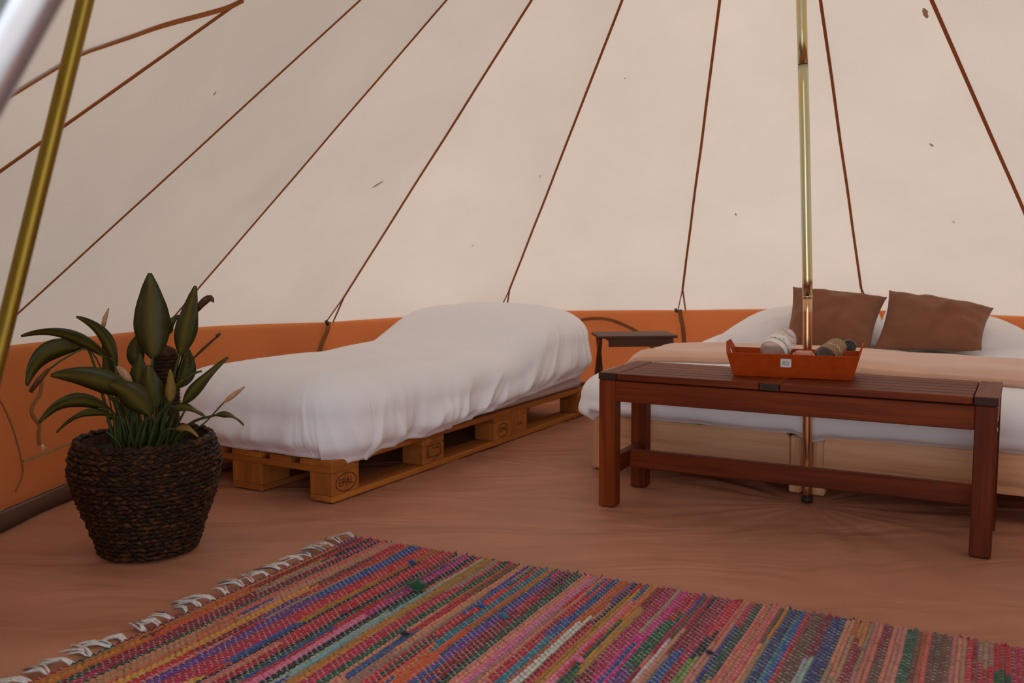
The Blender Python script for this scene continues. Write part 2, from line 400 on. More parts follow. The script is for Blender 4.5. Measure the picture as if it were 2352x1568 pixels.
for k in range(1, NE-1):
    E_ = EAVE[k]; w = sw.get(k, .013)
    pts = [E_.lerp(APEX, t) for t in np.linspace(0.02 if k < 4 else 0.06, 0.97, 24)]
    for q in pts: q.x += 0.002*pn(q.z*4, k)
    ribbon(pts, w, INS, MAT['seam'], 'seam', ceil)
    if 4 <= k <= 8:                  # the tape forks just above the eave
        top = E_.lerp(APEX, 0.06); d = (EAVE[k+1]-EAVE[k-1]).normalized()
        for s_, ww in ((-1, .006), (1, .009)):
            ribbon([top, E_ + d*(0.022*s_+.012) + V((0, 0, .004))], ww, INS, MAT['seam'], 'seam', ceil)
def mark(x, y, P0, n_, lx_, ly_, rot, mat, name):
    c = on_plane(x, y, P0, n_); n_ = n_.normalized()
    if n_.dot(INS-c) < 0: n_ = -n_
    a = V((0, 0, 1)); a = (a-n_*a.dot(n_)).normalized(); b = n_.cross(a); c_, s_ = math.cos(rot), math.sin(rot)
    A_, B_ = a*c_+b*s_, b*c_-a*s_
    pts = [c+n_*.006+A_*(lx_*math.cos(t)*(1+.25*pn(t*2, x)))+B_*(ly_*math.sin(t)*(1+.5*pn(t*3, y))) for t in np.linspace(0, 2*math.pi, 19)[:-1]]
    return mk(name, pts, [tuple(range(18))], mat, ceil, sm=False)
# curved piping of the door flap at the left
pn_n = (EAVE[1]-EAVE[0]).cross(APEX-EAVE[0])
def on_plane(x, y, P0, n_):
    d = ray(x, y); o = V((0, 0, CAMZ)); return o + d*((P0-o).dot(n_)/d.dot(n_))
pp = spline([on_plane(x, y, EAVE[0], pn_n) for x, y in ((556, 2), (522, 18), (470, 33), (370, 60), (300, 84), (240, 104), (180, 126), (100, 172), (30, 215), (-60, 268))], 30)
ribbon(pp, 0.012, V((0, 0, CAMZ)), MAT['seam'], 'door_piping', ceil, lift=0.006)
rust = plain('rust_mark', (.50, .24, .09), .9); smud = plain('damp_smudge', (.50, .33, .22), .9)
def plane_k(k): return EAVE[k], (EAVE[k+1]-EAVE[k]).cross(APEX-EAVE[k])
mark(866, 420, *plane_k(3), .030, .006, R(-42), rust, 'rust_mark'); mark(2126, 28, *plane_k(7), .026, .010, R(6), smud, 'damp_mark')
for x_, y_, k_, a_ in ((490, 210, 2, .008), (1434, 178, 5, .005), (2140, 330, 7, .012), (1690, 490, 6, .009), (1240, 395, 5, .012), (1085, 560, 4, .008), (2190, 505, 7, .009)):
    mark(x_, y_, *plane_k(k_), a_, a_*.45, R(10+x_ % 40), smud, 'damp_mark')
# side walls
walls = {}
for side, lab in (('left', 'tan canvas side wall on the left'), ('back', 'orange-lit canvas side wall behind the beds'), ('right', 'tan canvas side wall on the right')):
    walls[side] = thing('wall_'+side, lab, None, kind='structure')
def wall_side(k): return 'left' if k < 3 else ('back' if k < 9 else 'right')
def wall_pt(A, B, u, v, seed):
    p = A.lerp(B, u); h = p.z + 0.012*math.sin(math.pi*u)
    c = V((T.x, T.y, 0)); d = (V((p.x, p.y, 0))-c).normalized()
    r = 0.03*(1-v) + 0.014*pn(u*3+seed, v*2, seed*7.0)*math.sin(math.pi*min(1, v))*min(1, 4*u*(1-u)*1.6)
    return V((p.x, p.y, 0)) + d*(r+0.004) + V((0, 0, h*v))
for k in range(NE-1):
    vs = []; fs = []; nu, nv = 16, 8
    for j in range(nv+1):
        for i in range(nu+1): vs.append(wall_pt(EAVE[k], EAVE[k+1], i/nu, j/nv, k))
    for j in range(nv):
        for i in range(nu):
            q = j*(nu+1)+i; fs.append((q, q+1, q+nu+2, q+nu+1))
    mk('wall_panel', vs, fs, MAT['wall'], walls[wall_side(k)])
for k in range(1, NE-1):             # webbing straps hanging at each corner
    E_ = EAVE[k]; c = V((T.x, T.y, E_.z)); inn = (c-E_).normalized(); d = V((-inn.y, inn.x, 0)); 
    sgn = 1 if k < 6 else -0.4
    pts = [E_ + inn*.006 + V((0, 0, .004)), E_ + inn*.012 - d*(.012*sgn) - V((0, 0, .04)), E_ + inn*.010 - d*(.05*sgn) - V((0, 0, .11)), E_ + inn*.0 - d*(.075*sgn) - V((0, 0, .20))]
    ribbon(spline(pts, 10), 0.026, c-V((0, 0, .3)), MAT['ochre'], 'strap', walls[wall_side(k)])
    if k in (4, 6):
        vs, fs = tube([E_+inn*.03-d*.03+V((0, 0, .012)), E_+inn*.03-d*.02-V((0, 0, .012))], 0.008, 8)
        mk('toggle', vs, fs, MAT['toggle'], walls[wall_side(k)])
def cylpt(x, y, rad):
    d = ray(x, y); ox, oy = -T.x, -T.y
    A_ = d.x*d.x+d.y*d.y; B_ = ox*d.x+oy*d.y; C2 = ox*ox+oy*oy-rad*rad
    t = (-B_+math.sqrt(B_*B_-A_*C2))/A_
    return V((0, 0, CAMZ))+d*t
# arched vent edge on the back wall
arc = [cylpt(x, y, 2.58) for x, y in ((1268, 800), (1282, 768), (1300, 748), (1330, 736), (1365, 731), (1400, 734), (1435, 747), (1468, 765), (1500, 800))]
arc = spline(arc, 26)
ribbon(arc, 0.019, V((0.4, 3.5, .4)), MAT['ochre'], 'vent_piping', walls['back'], lift=0.0, th=0.006)
# hem, seam line and hanging tie of the left wall
def wl_pt(x, y):
    A_, B_ = EAVE[1], EAVE[2]
    if x > 185: A_, B_ = EAVE[2], EAVE[3]
    A_, B_ = EAVE[2], EAVE[3]
    n_ = (B_-A_).cross(V((0, 0, 1))); n_.normalize()
    c = V((T.x, T.y, 0)); 
    if n_.dot(c-A_) < 0: n_ = -n_
    return on_plane(x, y, A_+n_*0.02, n_)
ribbon(spline([wl_pt(50, 1060), wl_pt(105, 1040), wl_pt(165, 1017), wl_pt(280, 983), wl_pt(420, 955)], 14), 0.011, INS, MAT['ochre'], 'hem', walls['left'])
ribbon(spline([wl_pt(-30, 880), wl_pt(2, 930), wl_pt(28, 990), wl_pt(46, 1060), wl_pt(48, 1090), wl_pt(33, 1130)], 16), 0.006, INS, MAT['ochre'], 'wall_seam', walls['left'])
tp = spline([wl_pt(88, 872), wl_pt(84, 905), wl_pt(66, 935), wl_pt(66, 955), wl_pt(82, 978), wl_pt(80, 1000), wl_pt(82, 1022)], 20)
ribbon(tp, 0.014, INS, MAT['ochre'], 'hanging_tie', walls['left'], lift=0.012, th=0.004)
for x1, y1 in ((84, 1040), (90, 1036), (93, 1030)):
    v_, f_ = tube([wl_pt(82, 1020)+V((0.02, 0, 0)), wl_pt(x1, y1)+V((0.022, 0, 0))], 0.0022, 6); mk('tie_end', v_, f_, MAT['cream'], walls['left'])
# rolled groundsheet lip at the foot of the walls, its shadow painted dark brown
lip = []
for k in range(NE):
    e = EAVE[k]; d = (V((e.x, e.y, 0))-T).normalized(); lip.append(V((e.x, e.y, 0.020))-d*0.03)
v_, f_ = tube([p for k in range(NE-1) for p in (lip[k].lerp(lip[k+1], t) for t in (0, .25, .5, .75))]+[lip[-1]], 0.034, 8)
tag(mk('trim_1', v_, f_, plain('groundsheet_lip_painted_shade', (0.085, 0.034, 0.016), 0.8)), 'rolled lip of the groundsheet at the foot of the wall, shadow painted dark', kind='structure')

# ------------------------------------------------------------------ poles
cp = thing('center_pole', 'tall zinc-plated centre pole standing behind the teak bench', 'pole', (T.x, T.y+.019, 0))
ptop = V((0.903, 3.169, 2.775))-T
def polez(z):                       # slight lean and bow
    x = np.interp(z, [0, .73, 1.2, 1.65, 2.78], [0, -.018, -.039, -.063, -.099]); return V((float(x), 0, z))
def seg(name, z0, z1, r, mat, n=14):
    v_, f_ = tube([polez(z) for z in np.linspace(z0, z1, n)], r, 20); return mk(name, v_, f_, MAT[mat], cp)
seg('lower_tube', 0.0, 0.70, 0.0152, 'copper'); seg('joint_ring', 0.694, 0.702, 0.0168, 'zinc', 2)
seg('middle_tube', 0.70, 1.45, 0.0168, 'zinc'); seg('joint_gap', 1.45, 1.4535, 0.0155, 'dark_gap' if 0 else 'toggle', 2)
seg('upper_tube', 1.4535, 2.86, 0.0168, 'zinc'); seg('foot_cap', 0.0, 0.02, 0.019, 'toggle', 2)
v_, f_ = lathe([(0.0, 2.70), (0.05, 2.71), (0.05, 2.73), (0.02, 2.74)], 20, None, V((-0.099, 0, 0))); mk('top_collar', v_, f_, MAT['brass'], cp)
dp0, dp1 = at(0, 800, 1.42), at(196, 0, 1.46)
dd = (dp1-dp0); foot = dp0 - dd*(dp0.z/dd.z); topp = dp0 + dd*((1.72-dp0.z)/dd.z)
dpo = thing('door_pole', 'slanting old-gold zinc pole beside the door flap at the left edge', 'pole', foot)
v_, f_ = tube([(topp-foot)*t for t in np.linspace(0, 1, 12)], 0.0125, 20); mk('tube', v_, f_, MAT['brass'], dpo)
v_, f_ = tube([V((0, 0, 0)), (topp-foot)*0.02], 0.016, 16); mk('foot_cap', v_, f_, MAT['toggle'], dpo)
g0, g1 = at(0, 128, .74), at(70, 0, .74); dd = g1-g0; gf = g0 - dd*(g0.z/dd.z)
gp = thing('grey_pole', 'thick grey metal pole close by in the top left corner', 'pole', gf)
gt = g0 + dd*((1.98-g0.z)/dd.z)
v_, f_ = tube([(gt-gf)*t for t in np.linspace(0, 1, 10)], 0.020, 24); mk('tube', v_, f_, MAT['grey'], gp)
v_, f_ = tube([V((0, 0, 0)), (gt-gf)*0.015], 0.024, 16); mk('foot_cap', v_, f_, MAT['toggle'], gp)

# ------------------------------------------------------------------ cloth cover (duvets): rings of rounded rectangles
def cover(name, parent, mat, hx, hy, ztop, hmap, re, out, h1, zb, wr=0.012, wfreq=9.0, seed=0.0, npr=420, hem=0.02, tuck=0.05, cr=0.16, sidefn=None, topn=0.006, bulge=0.012):
    """centre at origin, half sizes hx, hy; hmap(x, y) adds height; sides drop to zb"""
    peri = []
    segs = [((-hx+cr, -hy), (hx-cr, -hy), (0, -1)), None, ((hx, -hy+cr), (hx, hy-cr), (1, 0)), None, ((hx-cr, hy), (-hx+cr, hy), (0, 1)), None, ((-hx, hy-cr), (-hx, -hy+cr), (-1, 0)), None]
    lens = [2*(hx-cr), math.pi/2*cr*2.5, 2*(hy-cr), math.pi/2*cr*2.5]*2; tot = sum(lens)
    cc = [(hx-cr, -hy+cr, -90), (hx-cr, hy-cr, 0), (-hx+cr, hy-cr, 90), (-hx+cr, -hy+cr, 180)]
    for i in range(npr):
        s = i/npr*tot; k = 0
        while s > lens[k]: s -= lens[k]; k += 1
        u = s/lens[k]
        if k % 2 == 0:
            a, b, n_ = segs[k]; peri.append((lerp(a[0], b[0], u), lerp(a[1], b[1], u), n_[0], n_[1], i/npr*tot))
        else:
            cx_, cy_, a0 = cc[k//2]; an = R(a0+90*u); peri.append((cx_+cr*math.cos(an), cy_+cr*math.sin(an), math.cos(an), math.sin(an), i/npr*tot))
    prof = []                        # (mode, a, b): inner rings by fraction, then offset + height
    for f in np.linspace(0.04, 0.97, 26): prof.append(('in', f, 0))
    for ph in np.linspace(4, 90, 14): prof.append(('arc', R(ph), 0))
    for q in np.linspace(0.06, 1, 16): prof.append(('side', q, 0))
    prof.append(('tuck', 0.6, 0)); prof.append(('tuck', 1.0, 0))
    vs = []; fs = []
    for mode, a, _ in prof:
        for (px_, py_, nx, ny, ln) in peri:
            hm = hmap(px_, py_)
            ex, ey = px_-nx*re, py_-ny*re
            sf = sidefn(px_, py_, nx, ny) if sidefn else 0.0
            zbl = zb + hem*(pn(ln*3.1+seed, 1.3)+0.5*pn(ln*9+seed, 7.7)) + sf
            hmE = hmap(px_-nx*re, py_-ny*re); z1 = ztop+lerp(hmE, hm, .5)-h1
            if mode == 'in':
                x, y = ex*a, ey*a; z = ztop + hmap(x, y) + topn*pn(x*5+seed, y*5, 2.2)
                # soft creases running off the edges
                z += 0.006*a**5*pn(ln*wfreq*0.8+seed, 5.0, a*1.2) + .0035*(.3-abs(pn(x*3.1+y*1.2+seed, y*5.5-x*2, 6.0)))
                vs.append((x, y, z)); continue
            if mode == 'arc':
                o = -re+(re+out)*math.sin(a); c_ = 1-math.cos(a)
                z = ztop + lerp(hmE, lerp(hmE, hm, .5), math.sin(a)) - h1*c_ + topn*pn(ex*5+seed, ey*5, 2.2)*(1-math.sin(a))
                w = wr*0.5*math.sin(a)**3
            elif mode == 'side':
                z = lerp(z1, zbl, a); o = out + bulge*math.sin(math.pi*min(a, 0.95))**2 - .035*smooth((a-.62)/.38); w = wr*(0.5+0.7*smooth(a*1.5))*(1-.55*smooth((a-.7)/.3))
            else:
                z = zbl + 0.004*a; o = out - .035 - tuck*a; w = wr*.5*(1-a)
            zz = (z-zb)
            sl = 5.0*pn(ln*.9+seed, 4.4)
            f1 = pn(ln*wfreq + zz*sl*2.2 + seed, zz*1.6, seed)
            f2 = pn(ln*wfreq*2.2 + zz*sl*4.0 + seed*3, zz*2.2, seed+9)
            rid = .55-2.6*abs(f1)**.75 + .55*(.4-1.8*abs(f2))
            rid *= (.25+1.1*max(0, .4+1.4*pn(ln*1.1+seed, 8.8)))*(.55 if nx < -.6 else 1.0)
            o += w*rid
            vs.append((px_+nx*o, py_+ny*o, z))
    m = len(peri)
    for j in range(len(prof)-1):
        for i in range(m): fs.append((j*m+i, j*m+(i+1) % m, (j+1)*m+(i+1) % m, (j+1)*m+i))
    vs.append((0, 0, ztop+hmap(0, 0)+topn*pn(seed, 0, 2.2)))
    for i in range(m): fs.append((len(vs)-1, (i+1) % m, i))
    fs = [f[::-1] for f in fs]
    return mk(name, vs, fs, mat, parent)
def pillow(name, W_, H_, T_, mat, parent=None, pinch=0.10, seed=0.0, n=28, wr=0.006):
    vs = []; fs = []
    for side in (1, -1):
        for j in range(n+1):
            for i in range(n+1):
                u = -1+2*i/n; v = -1+2*j/n
                x = W_/2*u*(1-pinch*(1-v*v)*abs(u)**2); y = H_/2*v*(1-pinch*(1-u*u)*abs(v)**2)
                t = T_/2*max(0, (1-u**4)*(1-v**4))**0.62*(0.75+0.25*(1-u*u)*(1-v*v))
                e = max(0, (1-u*u)*(1-v*v))**0.5
                t += wr*e*(pn(u*2.5+seed, v*2.5, side*3.0)+0.7*pn(u*6+seed, v*3+u*2, side))
                cr_ = abs(u*v); t -= 0.5*wr*e*cr_*abs(math.sin((u-v)*9+seed))*2
                vs.append((x, y, side*t))
    m = (n+1)*(n+1)
    for j in range(n):
        for i in range(n):
            q = j*(n+1)+i; fs.append((q, q+1, q+n+2, q+n+1)); fs.append((m+q, m+q+n+1, m+q+n+2, m+q+1))
    return mk(name, vs, fs, mat, parent)

# ------------------------------------------------------------------ pallets under the single bed
PO = V((-0.6132, 3.1864, 0)); PA_AZ = 30.34
pw = V((math.sin(R(PA_AZ)), math.cos(R(PA_AZ)), 0)); pnn = V((-pw.y, pw.x, 0))
prot = math.atan2(pw.y, pw.x)       # local +X runs along the bed, local +Y across it to the far side
def stamp(txts, parent, x0, z0, oval=None, frame=None):
    """burnt marks on the front (-Y) face of a block; txts: (string, size, dx, dz, rot)"""
    V_, F_ = [], []
    for s, size, dx, dz, rot in txts:
        tv, tf = text2d(s, size); c_, s_ = math.cos(rot), math.sin(rot)
        addm((V_, F_), ([V((x0+dx+(p.x*c_-p.y*s_), -0.0012, z0+dz+(p.x*s_+p.y*c_))) for p in tv], tf))
    def loop(pts, w):
        m = len(pts)
        vv = []
        for i, p in enumerate(pts):
            a, b = pts[i-1], pts[(i+1) % m]; t = V((b[0]-a[0], b[1]-a[1])).normalized(); nx, nz = -t.y, t.x
            vv.append(V((x0+p[0]-nx*w/2, -0.0012, z0+p[1]-nz*w/2))); vv.append(V((x0+p[0]+nx*w/2, -0.0012, z0+p[1]+nz*w/2)))
        addm((V_, F_), (vv, [(2*i, 2*i+1, (2*i+3) % (2*m), (2*i+2) % (2*m)) for i in range(m)]))
    if oval: loop([(oval[0]*math.cos(a), oval[1]*math.sin(a)) for a in np.linspace(0, 2*math.pi, 29)[:-1]], 0.0032)
    if frame:
        a, b, c_, d = frame; n_ = 8; pts = []
        for (p, q) in (((a, c_), (b, c_)), ((b, c_), (b, d)), ((b, d), (a, d)), ((a, d), (a, c_))):
            pts += [(lerp(p[0], q[0], i/n_), lerp(p[1], q[1], i/n_)) for i in range(n_)]
        loop(pts, 0.0028)
    return mk('stamp', V_, F_, MAT['ink'], parent, sm=False)
def pallet(label, s0, L_, blocks, stamps, name='wooden_pallet'):
    t = thing(name, label, 'pallet', PO+pw*s0, prot, 'pallets under the single bed')
    for y0, y1 in ((0.0, .145), (.1875, .2875), (.3275, .4725), (.5125, .6125), (.655, .80)):     # deck boards
        box('deck_board', (0, y0, .122), (L_, y1, .144), MAT['pallet'][0], t, .002)
    for x0, x1 in blocks: box('stringer_board', (x0, 0, .100), (x1, .80, .122), MAT['pallet'][1], t, .002)
    for y0, y1 in ((0, .10), (.3275, .4725), (.70, .80)):
        box('bottom_board', (0, y0, 0), (L_, y1, .022), MAT['pallet'][0], t, .003)
        for bi, (x0, x1) in enumerate(blocks):
            b = box('block', (x0, y0, .022), (x1, y1, .100), MAT['pallet'][0 if bi % 2 else 2], t, .003)
            if y0 == 0 and bi in stamps: stamps[bi](b, (x0+x1)/2, .061)
    return t
epal = lambda b, x, z: stamp([('EPAL', 0.036, 0, 0, 0)], b, x, z, oval=(.054, .031))
epal2 = lambda b, x, z: stamp([('EPAL', 0.034, 0.004, 0.003, 0)], b, x, z, oval=(.046, .030))
ippc = lambda b, x, z: stamp([('IPPC', 0.020, -.033, .006, math.pi/2), ('FR', 0.017, .0, .018, 0), ('482', 0.017, .026, .018, 0), ('HT', 0.019, 0.002, -.026, 0), ('DB', .015, .026, -.020, 0)], b, x, z, frame=(-.045, .046, -.013, .032))
dots = lambda b, x, z: stamp([('EUR', 0.020, 0.0, .006, 0), ('-', .03, 0, -.022, 0)], b, x, z)
pallet('full-length euro pallet at the foot end under the single bed, oval stamp on its corner', 0, 1.2, [(0, .145), (.5275, .6725), (1.055, 1.2)], {0: epal, 1: ippc, 2: epal2})
pallet('shorter pallet at the head end under the single bed, next to the wall', 1.205, .76, [(0, .145), (.66, .76)], {0: dots, 1: epal2})
sm_ = thing('single_mattress', 'single mattress on the pallets, edge showing under the white duvet', 'mattress', PO, prot)
bm = bmesh.new(); bbox(bm, (.02, .01, .1445), (1.95, .79, .30), .035, None, 4); mkbm('mattress_body', bm, MAT['mattress'], sm_, True)
bc = PO + pw*1.0 + pnn*.40
sd = thing('single_duvet', 'white duvet covering the single bed on pallets, bulging over the pillow', 'duvet', V((bc.x, bc.y, 0)), prot)
def hm_single(x, y):
    s = x+1.0
    b = 0.155*smooth((s-1.12)/0.42)*(1-0.25*smooth((s-1.75)/.3))*(1-0.35*abs(y/.42)**2.5)
    return b + 0.012*pn(x*2.2, y*2.5, 3.3) - 0.01*abs(y/.4)**2 + 0.012*(1-smooth(s/.5))
def side_single(x, y, nx, ny):
    s = x+1.0
    if ny < -0.5: return float(np.interp(s, [0, .12, .25, .7, 1.1, 1.4, 1.8, 2.05], [-.022, -.028, -.008, .0, .028, .045, .062, .085]))
    if nx > 0.5: return .085
    return 0.0
cover('duvet_cover', sd, MAT['duvet'], 1.005, .42, .425, hm_single, .15, .035, .13, .148, wr=.021, wfreq=6.0, seed=2.0, npr=1000, hem=.012, sidefn=side_single)

# ------------------------------------------------------------------ double bed: two pine frames pushed together
BM = V((1.0, 3.24, 0)); BY = -30.0
bu = V((math.cos(R(BY)), math.sin(R(BY)), 0)); bv = V((-bu.y, bu.x, 0))
def bed_frame(label, loc, yaw, w, mirror):
    t = thing('bed_frame', label, 'bed frame', loc, R(yaw), 'pine bed frames of the double bed')
    xs = (lambda a: a) if not mirror else (lambda a: w-a)
    def bx(nm, x0, x1, y0, y1, z0, z1, ax, bev=.003):
        a, b = sorted((xs(x0), xs(x1))); return box(nm, (a, y0, z0), (b, y1, z1), MAT['pine'][ax], t, bev)
    # foot board with rounded corners, standing in front of the legs
    for y0 in (0, 1.93):
        bm = bmesh.new(); r = .022; n_ = 5; lo, hi = .085, .215; pts = []
        a0, a1 = .045, w-.045
        for cx_, cz, st in ((a1-r, lo+r, -90), (a1-r, hi-r, 0), (a0+r, hi-r, 90), (a0+r, lo+r, 180)):
            for i in range(n_+1):
                an = R(st+90*i/n_); pts.append((cx_+r*math.cos(an), cz+r*math.sin(an)))
        f0 = [bm.verts.new((x, y0, z)) for x, z in pts]; f1 = [bm.verts.new((x, y0+.022, z)) for x, z in pts]
        bm.faces.new(f0); bm.faces.new(f1[::-1]); m = len(pts)
        for i in range(m): bm.faces.new((f0[(i+1) % m], f0[i], f1[i], f1[(i+1) % m]))
        bmesh.ops.recalc_face_normals(bm, faces=bm.faces)
        mkbm('foot_board' if y0 == 0 else 'head_board', bm, MAT['pine'][0], t)
    for x in (.0, w-.05):
        for y in (.022, 1.88):
            box('leg', (x, y, 0), (x+.045, y+.05, .205), MAT['pine'][2], t, .006)
    for x in (.012, w-.037): box('side_rail', (x, .072, .10), (x+.022, 1.88, .19), MAT['pine'][1], t, .003)
    for i in range(9): box('slat', (.034, .16+i*.2, .150), (w-.037, .23+i*.2, .166), MAT['pine'][0], t, .002)
    return t
fl = bed_frame('pine bed frame left of the centre pole, under the white duvet', V((.300, 3.675, 0)), BY, .815, False)
fr = bed_frame('pine bed frame right of the centre pole with a knot in its foot board', V((1.030, 3.253, 0)), BY, .90, True)
dm = thing('double_mattress', 'pair of mattresses on the pine frames, hidden under the white duvet', 'mattress', BM, R(BY))
for x0, x1 in ((-.80, -.005), (.005, .86)):
    bm = bmesh.new(); bbox(bm, (x0, .12, .19), (x1, 1.86, .355), .03, None, 3); mkbm('mattress_body', bm, MAT['mattress'], dm, True)
dd_ = thing('double_duvet', 'wide white duvet spread over the double bed behind the bench', 'duvet', BM+bu*.02+bv*1.02, R(BY))
def hm_double(x, y):
    return 0.010*pn(x*2, y*2, 8.1) + 0.02*(1-(x/.95)**2)*(1-(y/1.05)**4) + 0.02*smooth((y-.2)/.5)
def side_double(x, y, nx, ny):
    if nx < -0.5: return -0.035
    if ny < -.5: return float(np.interp(x, [-.9, -.6, -.06, .0, .06, .6, .9], [-.0, .006, .0, -.03, -.008, .0, -.02]))
    return 0.0
cover('duvet_cover', dd_, MAT['duvet'], .905, .985, .375, hm_double, .12, .035, .10, .212, wr=.011, wfreq=4.0, seed=5.5, npr=560, hem=.010, sidefn=side_double)
# folded fleece blanket across the foot of the bed
def blanket():
    t = tag(bpy.data.objects.new('fleece_blanket', bpy.data.meshes.new('fleece_blanket')), 'folded dusty pink fleece blanket laid across the double bed', 'blanket')
    t.location = BM+bu*.02; t.rotation_euler = (0, 0, R(BY)); link(t)
    vs = []; fs = []; nx, ny = 90, 30
    def front(u): return np.interp(u, [-.93, -.4, .2, .9], [.46, .46, .36, .27])
    def back(u): return np.interp(u, [-.93, -.7, -.2, .3, .9], [.86, .95, .93, .93, .93])
    for j in range(ny+1):
        q = j/ny
        for i in range(nx+1):
            u = -.90+1.80*i/nx
            v0, v1 = float(front(u)), float(back(u))
            edge = min(1, (u+.90)/.05) if u < 0 else min(1, (.90-u)/.05)
            base = .374 + hm_double(u, lerp(v0, v1, q)-1.02) 
            th = .042+.008*pn(u*3, q*2, 4)+.010*pn(u*1.3, q*5, 1.1) + .012*smooth(q*2-1)*pn(u*2+5, 1)
            ang = math.pi*q
            rr = th/2
            # flattened loop: bottom not needed, roll over front and back edges
            if q < .14: a = math.pi/2*(q/.14); y = v0+rr*(1-math.sin(a)); z = base + rr*(1-math.cos(a))*1.0; y = v0 + rr*(1-math.sin(a)); z = base+rr-rr*math.cos(a)
            elif q > .86: a = math.pi/2*((1-q)/.14); y = v1-rr*(1-math.sin(a)); z = base+rr-rr*math.cos(a)
            else: y = lerp(v0+rr*0, v1, (q-.14)/.72); z = base+rr+rr*smooth(min((q-.14)/.10, 1))*.85*smooth(min((.86-q)/.10, 1))+rr*.0
            z = base + (z-base)*(edge**.5 if edge < 1 else 1)
            dz = 0
            if abs(u) > .80: dz = -.10*((abs(u)-.80)/.10)**2*.35
            vs.append((u, y, z+dz+.004*pn(u*7, q*9, 2.0)))
    for j in range(ny):
        for i in range(nx):
            k = j*(nx+1)+i; fs.append((k, k+1, k+nx+2, k+nx+1))
    t.data.from_pydata(vs, [], fs); t.data.update(); t.data.shade_smooth(); t.data.materials.append(MAT['blanket'])
    so = t.modifiers.new('thick', 'SOLIDIFY'); so.thickness = .006; so.offset = 0
    return t
blanket()
def place(o, loc, rx, ry, rz):
    o.location = loc; o.rotation_euler = (Matrix.Rotation(rz, 3, 'Z') @ Matrix.Rotation(rx, 3, 'X') @ Matrix.Rotation(ry, 3, 'Y')).to_euler()
    return o
def bed(u, v, z): p = BM+bu*u+bv*v; return V((p.x, p.y, z))
def pillow4(name, tl, tr, br, bl, T_, mat, pinch=.05, seed=0.0, n=30, wr=.006, flat=.62):
    """pillow spanning four corners; thickness along its normal"""
    tl, tr, br, bl = map(V, (tl, tr, br, bl)); cen = (tl+tr+br+bl)/4
    nrm = ((tr-tl)+(br-bl)).cross((bl-tl)+(br-tr)).normalized()
    if nrm.y > 0: nrm = -nrm
    vs = []; fs = []
    for side in (1, -1):
        for j in range(n+1):
            for i in range(n+1):
                u = -1+2*i/n; v = -1+2*j/n
                up = u*(1-pinch*(1-v*v)*u*u); vp = v*(1-pinch*(1-u*u)*v*v)
                a = (up+1)/2; b = (vp+1)/2
                p = tl.lerp(tr, a).lerp(bl.lerp(br, a), b)
                t = T_/2*max(0, (1-u**4)*(1-v**4))**flat*(.75+.25*(1-u*u)*(1-v*v))
                e = max(0, (1-u*u)*(1-v*v))**.5
                t += wr*e*(pn(u*2.2+seed, v*2.2, side*3.0)+.6*pn(u*5+seed, v*3+u*2, side))
                cu = max(0, abs(u)+abs(v)-.9); t -= wr*1.3*e*cu*(.5+.5*math.sin((u*(1 if v > 0 else -1)-v)*11+seed*2))
                t -= wr*1.6*math.exp(-((u-.25+.5*v)/.10)**2)*max(0, v)*e
                vs.append(p-cen+nrm*(t*side))
    m = (n+1)*(n+1)
    for j in range(n):
        for i in range(n):
            q = j*(n+1)+i; fs.append((q, q+1, q+n+2, q+n+1)); fs.append((m+q, m+q+n+1, m+q+n+2, m+q+1))
    o = mk(name, vs, fs, mat); o.location = cen; return o
p1 = tag(pillow4('white_pillow', at(1752, 716, 4.74), at(2010, 704, 4.64), at(2010, 792, 4.34), at(1628, 796, 4.50), .15, MAT['pillow'], -.10, 1.0, wr=.008), 'white pillow on the double bed behind the left brown cushion', 'pillow', 'white pillows on the double bed')
p2 = tag(pillow4('white_pillow', at(2040, 706, 4.62), at(2290, 738, 4.52), at(2420, 806, 4.24), at(2030, 796, 4.32), .15, MAT['pillow'], -.08, 4.0, wr=.008), 'white pillow on the double bed behind the right brown cushion', 'pillow', 'white pillows on the double bed')
c1 = tag(pillow4('brown_cushion', at(1821, 658, 4.44), at(2038, 682, 4.36), at(1999, 801, 4.17), at(1799, 795, 4.24), .17, MAT['cushion'], .07, 2.0, wr=.022), 'left square brown linen cushion, leaning behind the centre pole', 'cushion', 'brown cushions on the double bed')
c2 = tag(pillow4('brown_cushion', at(2042, 666, 4.36), at(2283, 707, 4.28), at(2255, 805, 4.10), at(2007, 802, 4.16), .17, MAT['cushion'], .07, 6.0, wr=.022), 'right square brown linen cushion, leaning on the white pillow', 'cushion', 'brown cushions on the double bed')

# ------------------------------------------------------------------ teak bench
BO = V((.2856, 3.1505, 0)); BYAW = R(-28.6)
be = thing('teak_bench', 'dark oiled teak bench with slatted top in front of the double bed', 'bench', BO, BYAW)
BL, BD, BH = 1.187, .350, .452
tk = MAT['teak']
for x in (.0, BL-.06):
    for y in (.0, BD-.06): box('leg', (x+.002, y+.002, 0), (x+.058, y+.058, BH-.024), tk[2], be, .003)
for y in (.004, BD-.026): box('apron', (.058, y, BH-.094), (BL-.058, y+.022, BH-.026), tk[0], be, .002)
for x in (.004, BL-.026): box('side_apron', (x, .058, BH-.094), (x+.022, BD-.058, BH-.026), tk[1], be, .002)
xm0, xm1 = .533, .593
for x0, x1 in ((0, .062), (xm0, xm1), (BL-.062, BL)):
    cb = box('cross_board', (x0, .004, BH-.024), (x1, BD-.004, BH), tk[1], be, .002)
    for y0, y1 in ((-.0002, .006), (BD-.006, BD+.0002)): box('end_grain', (x0+.001, y0, BH-.023), (x1-.001, y1, BH-.001), MAT['teak_end'], cb, .001)
ns = 6; wv = (BD-.0035*(ns-1))/ns
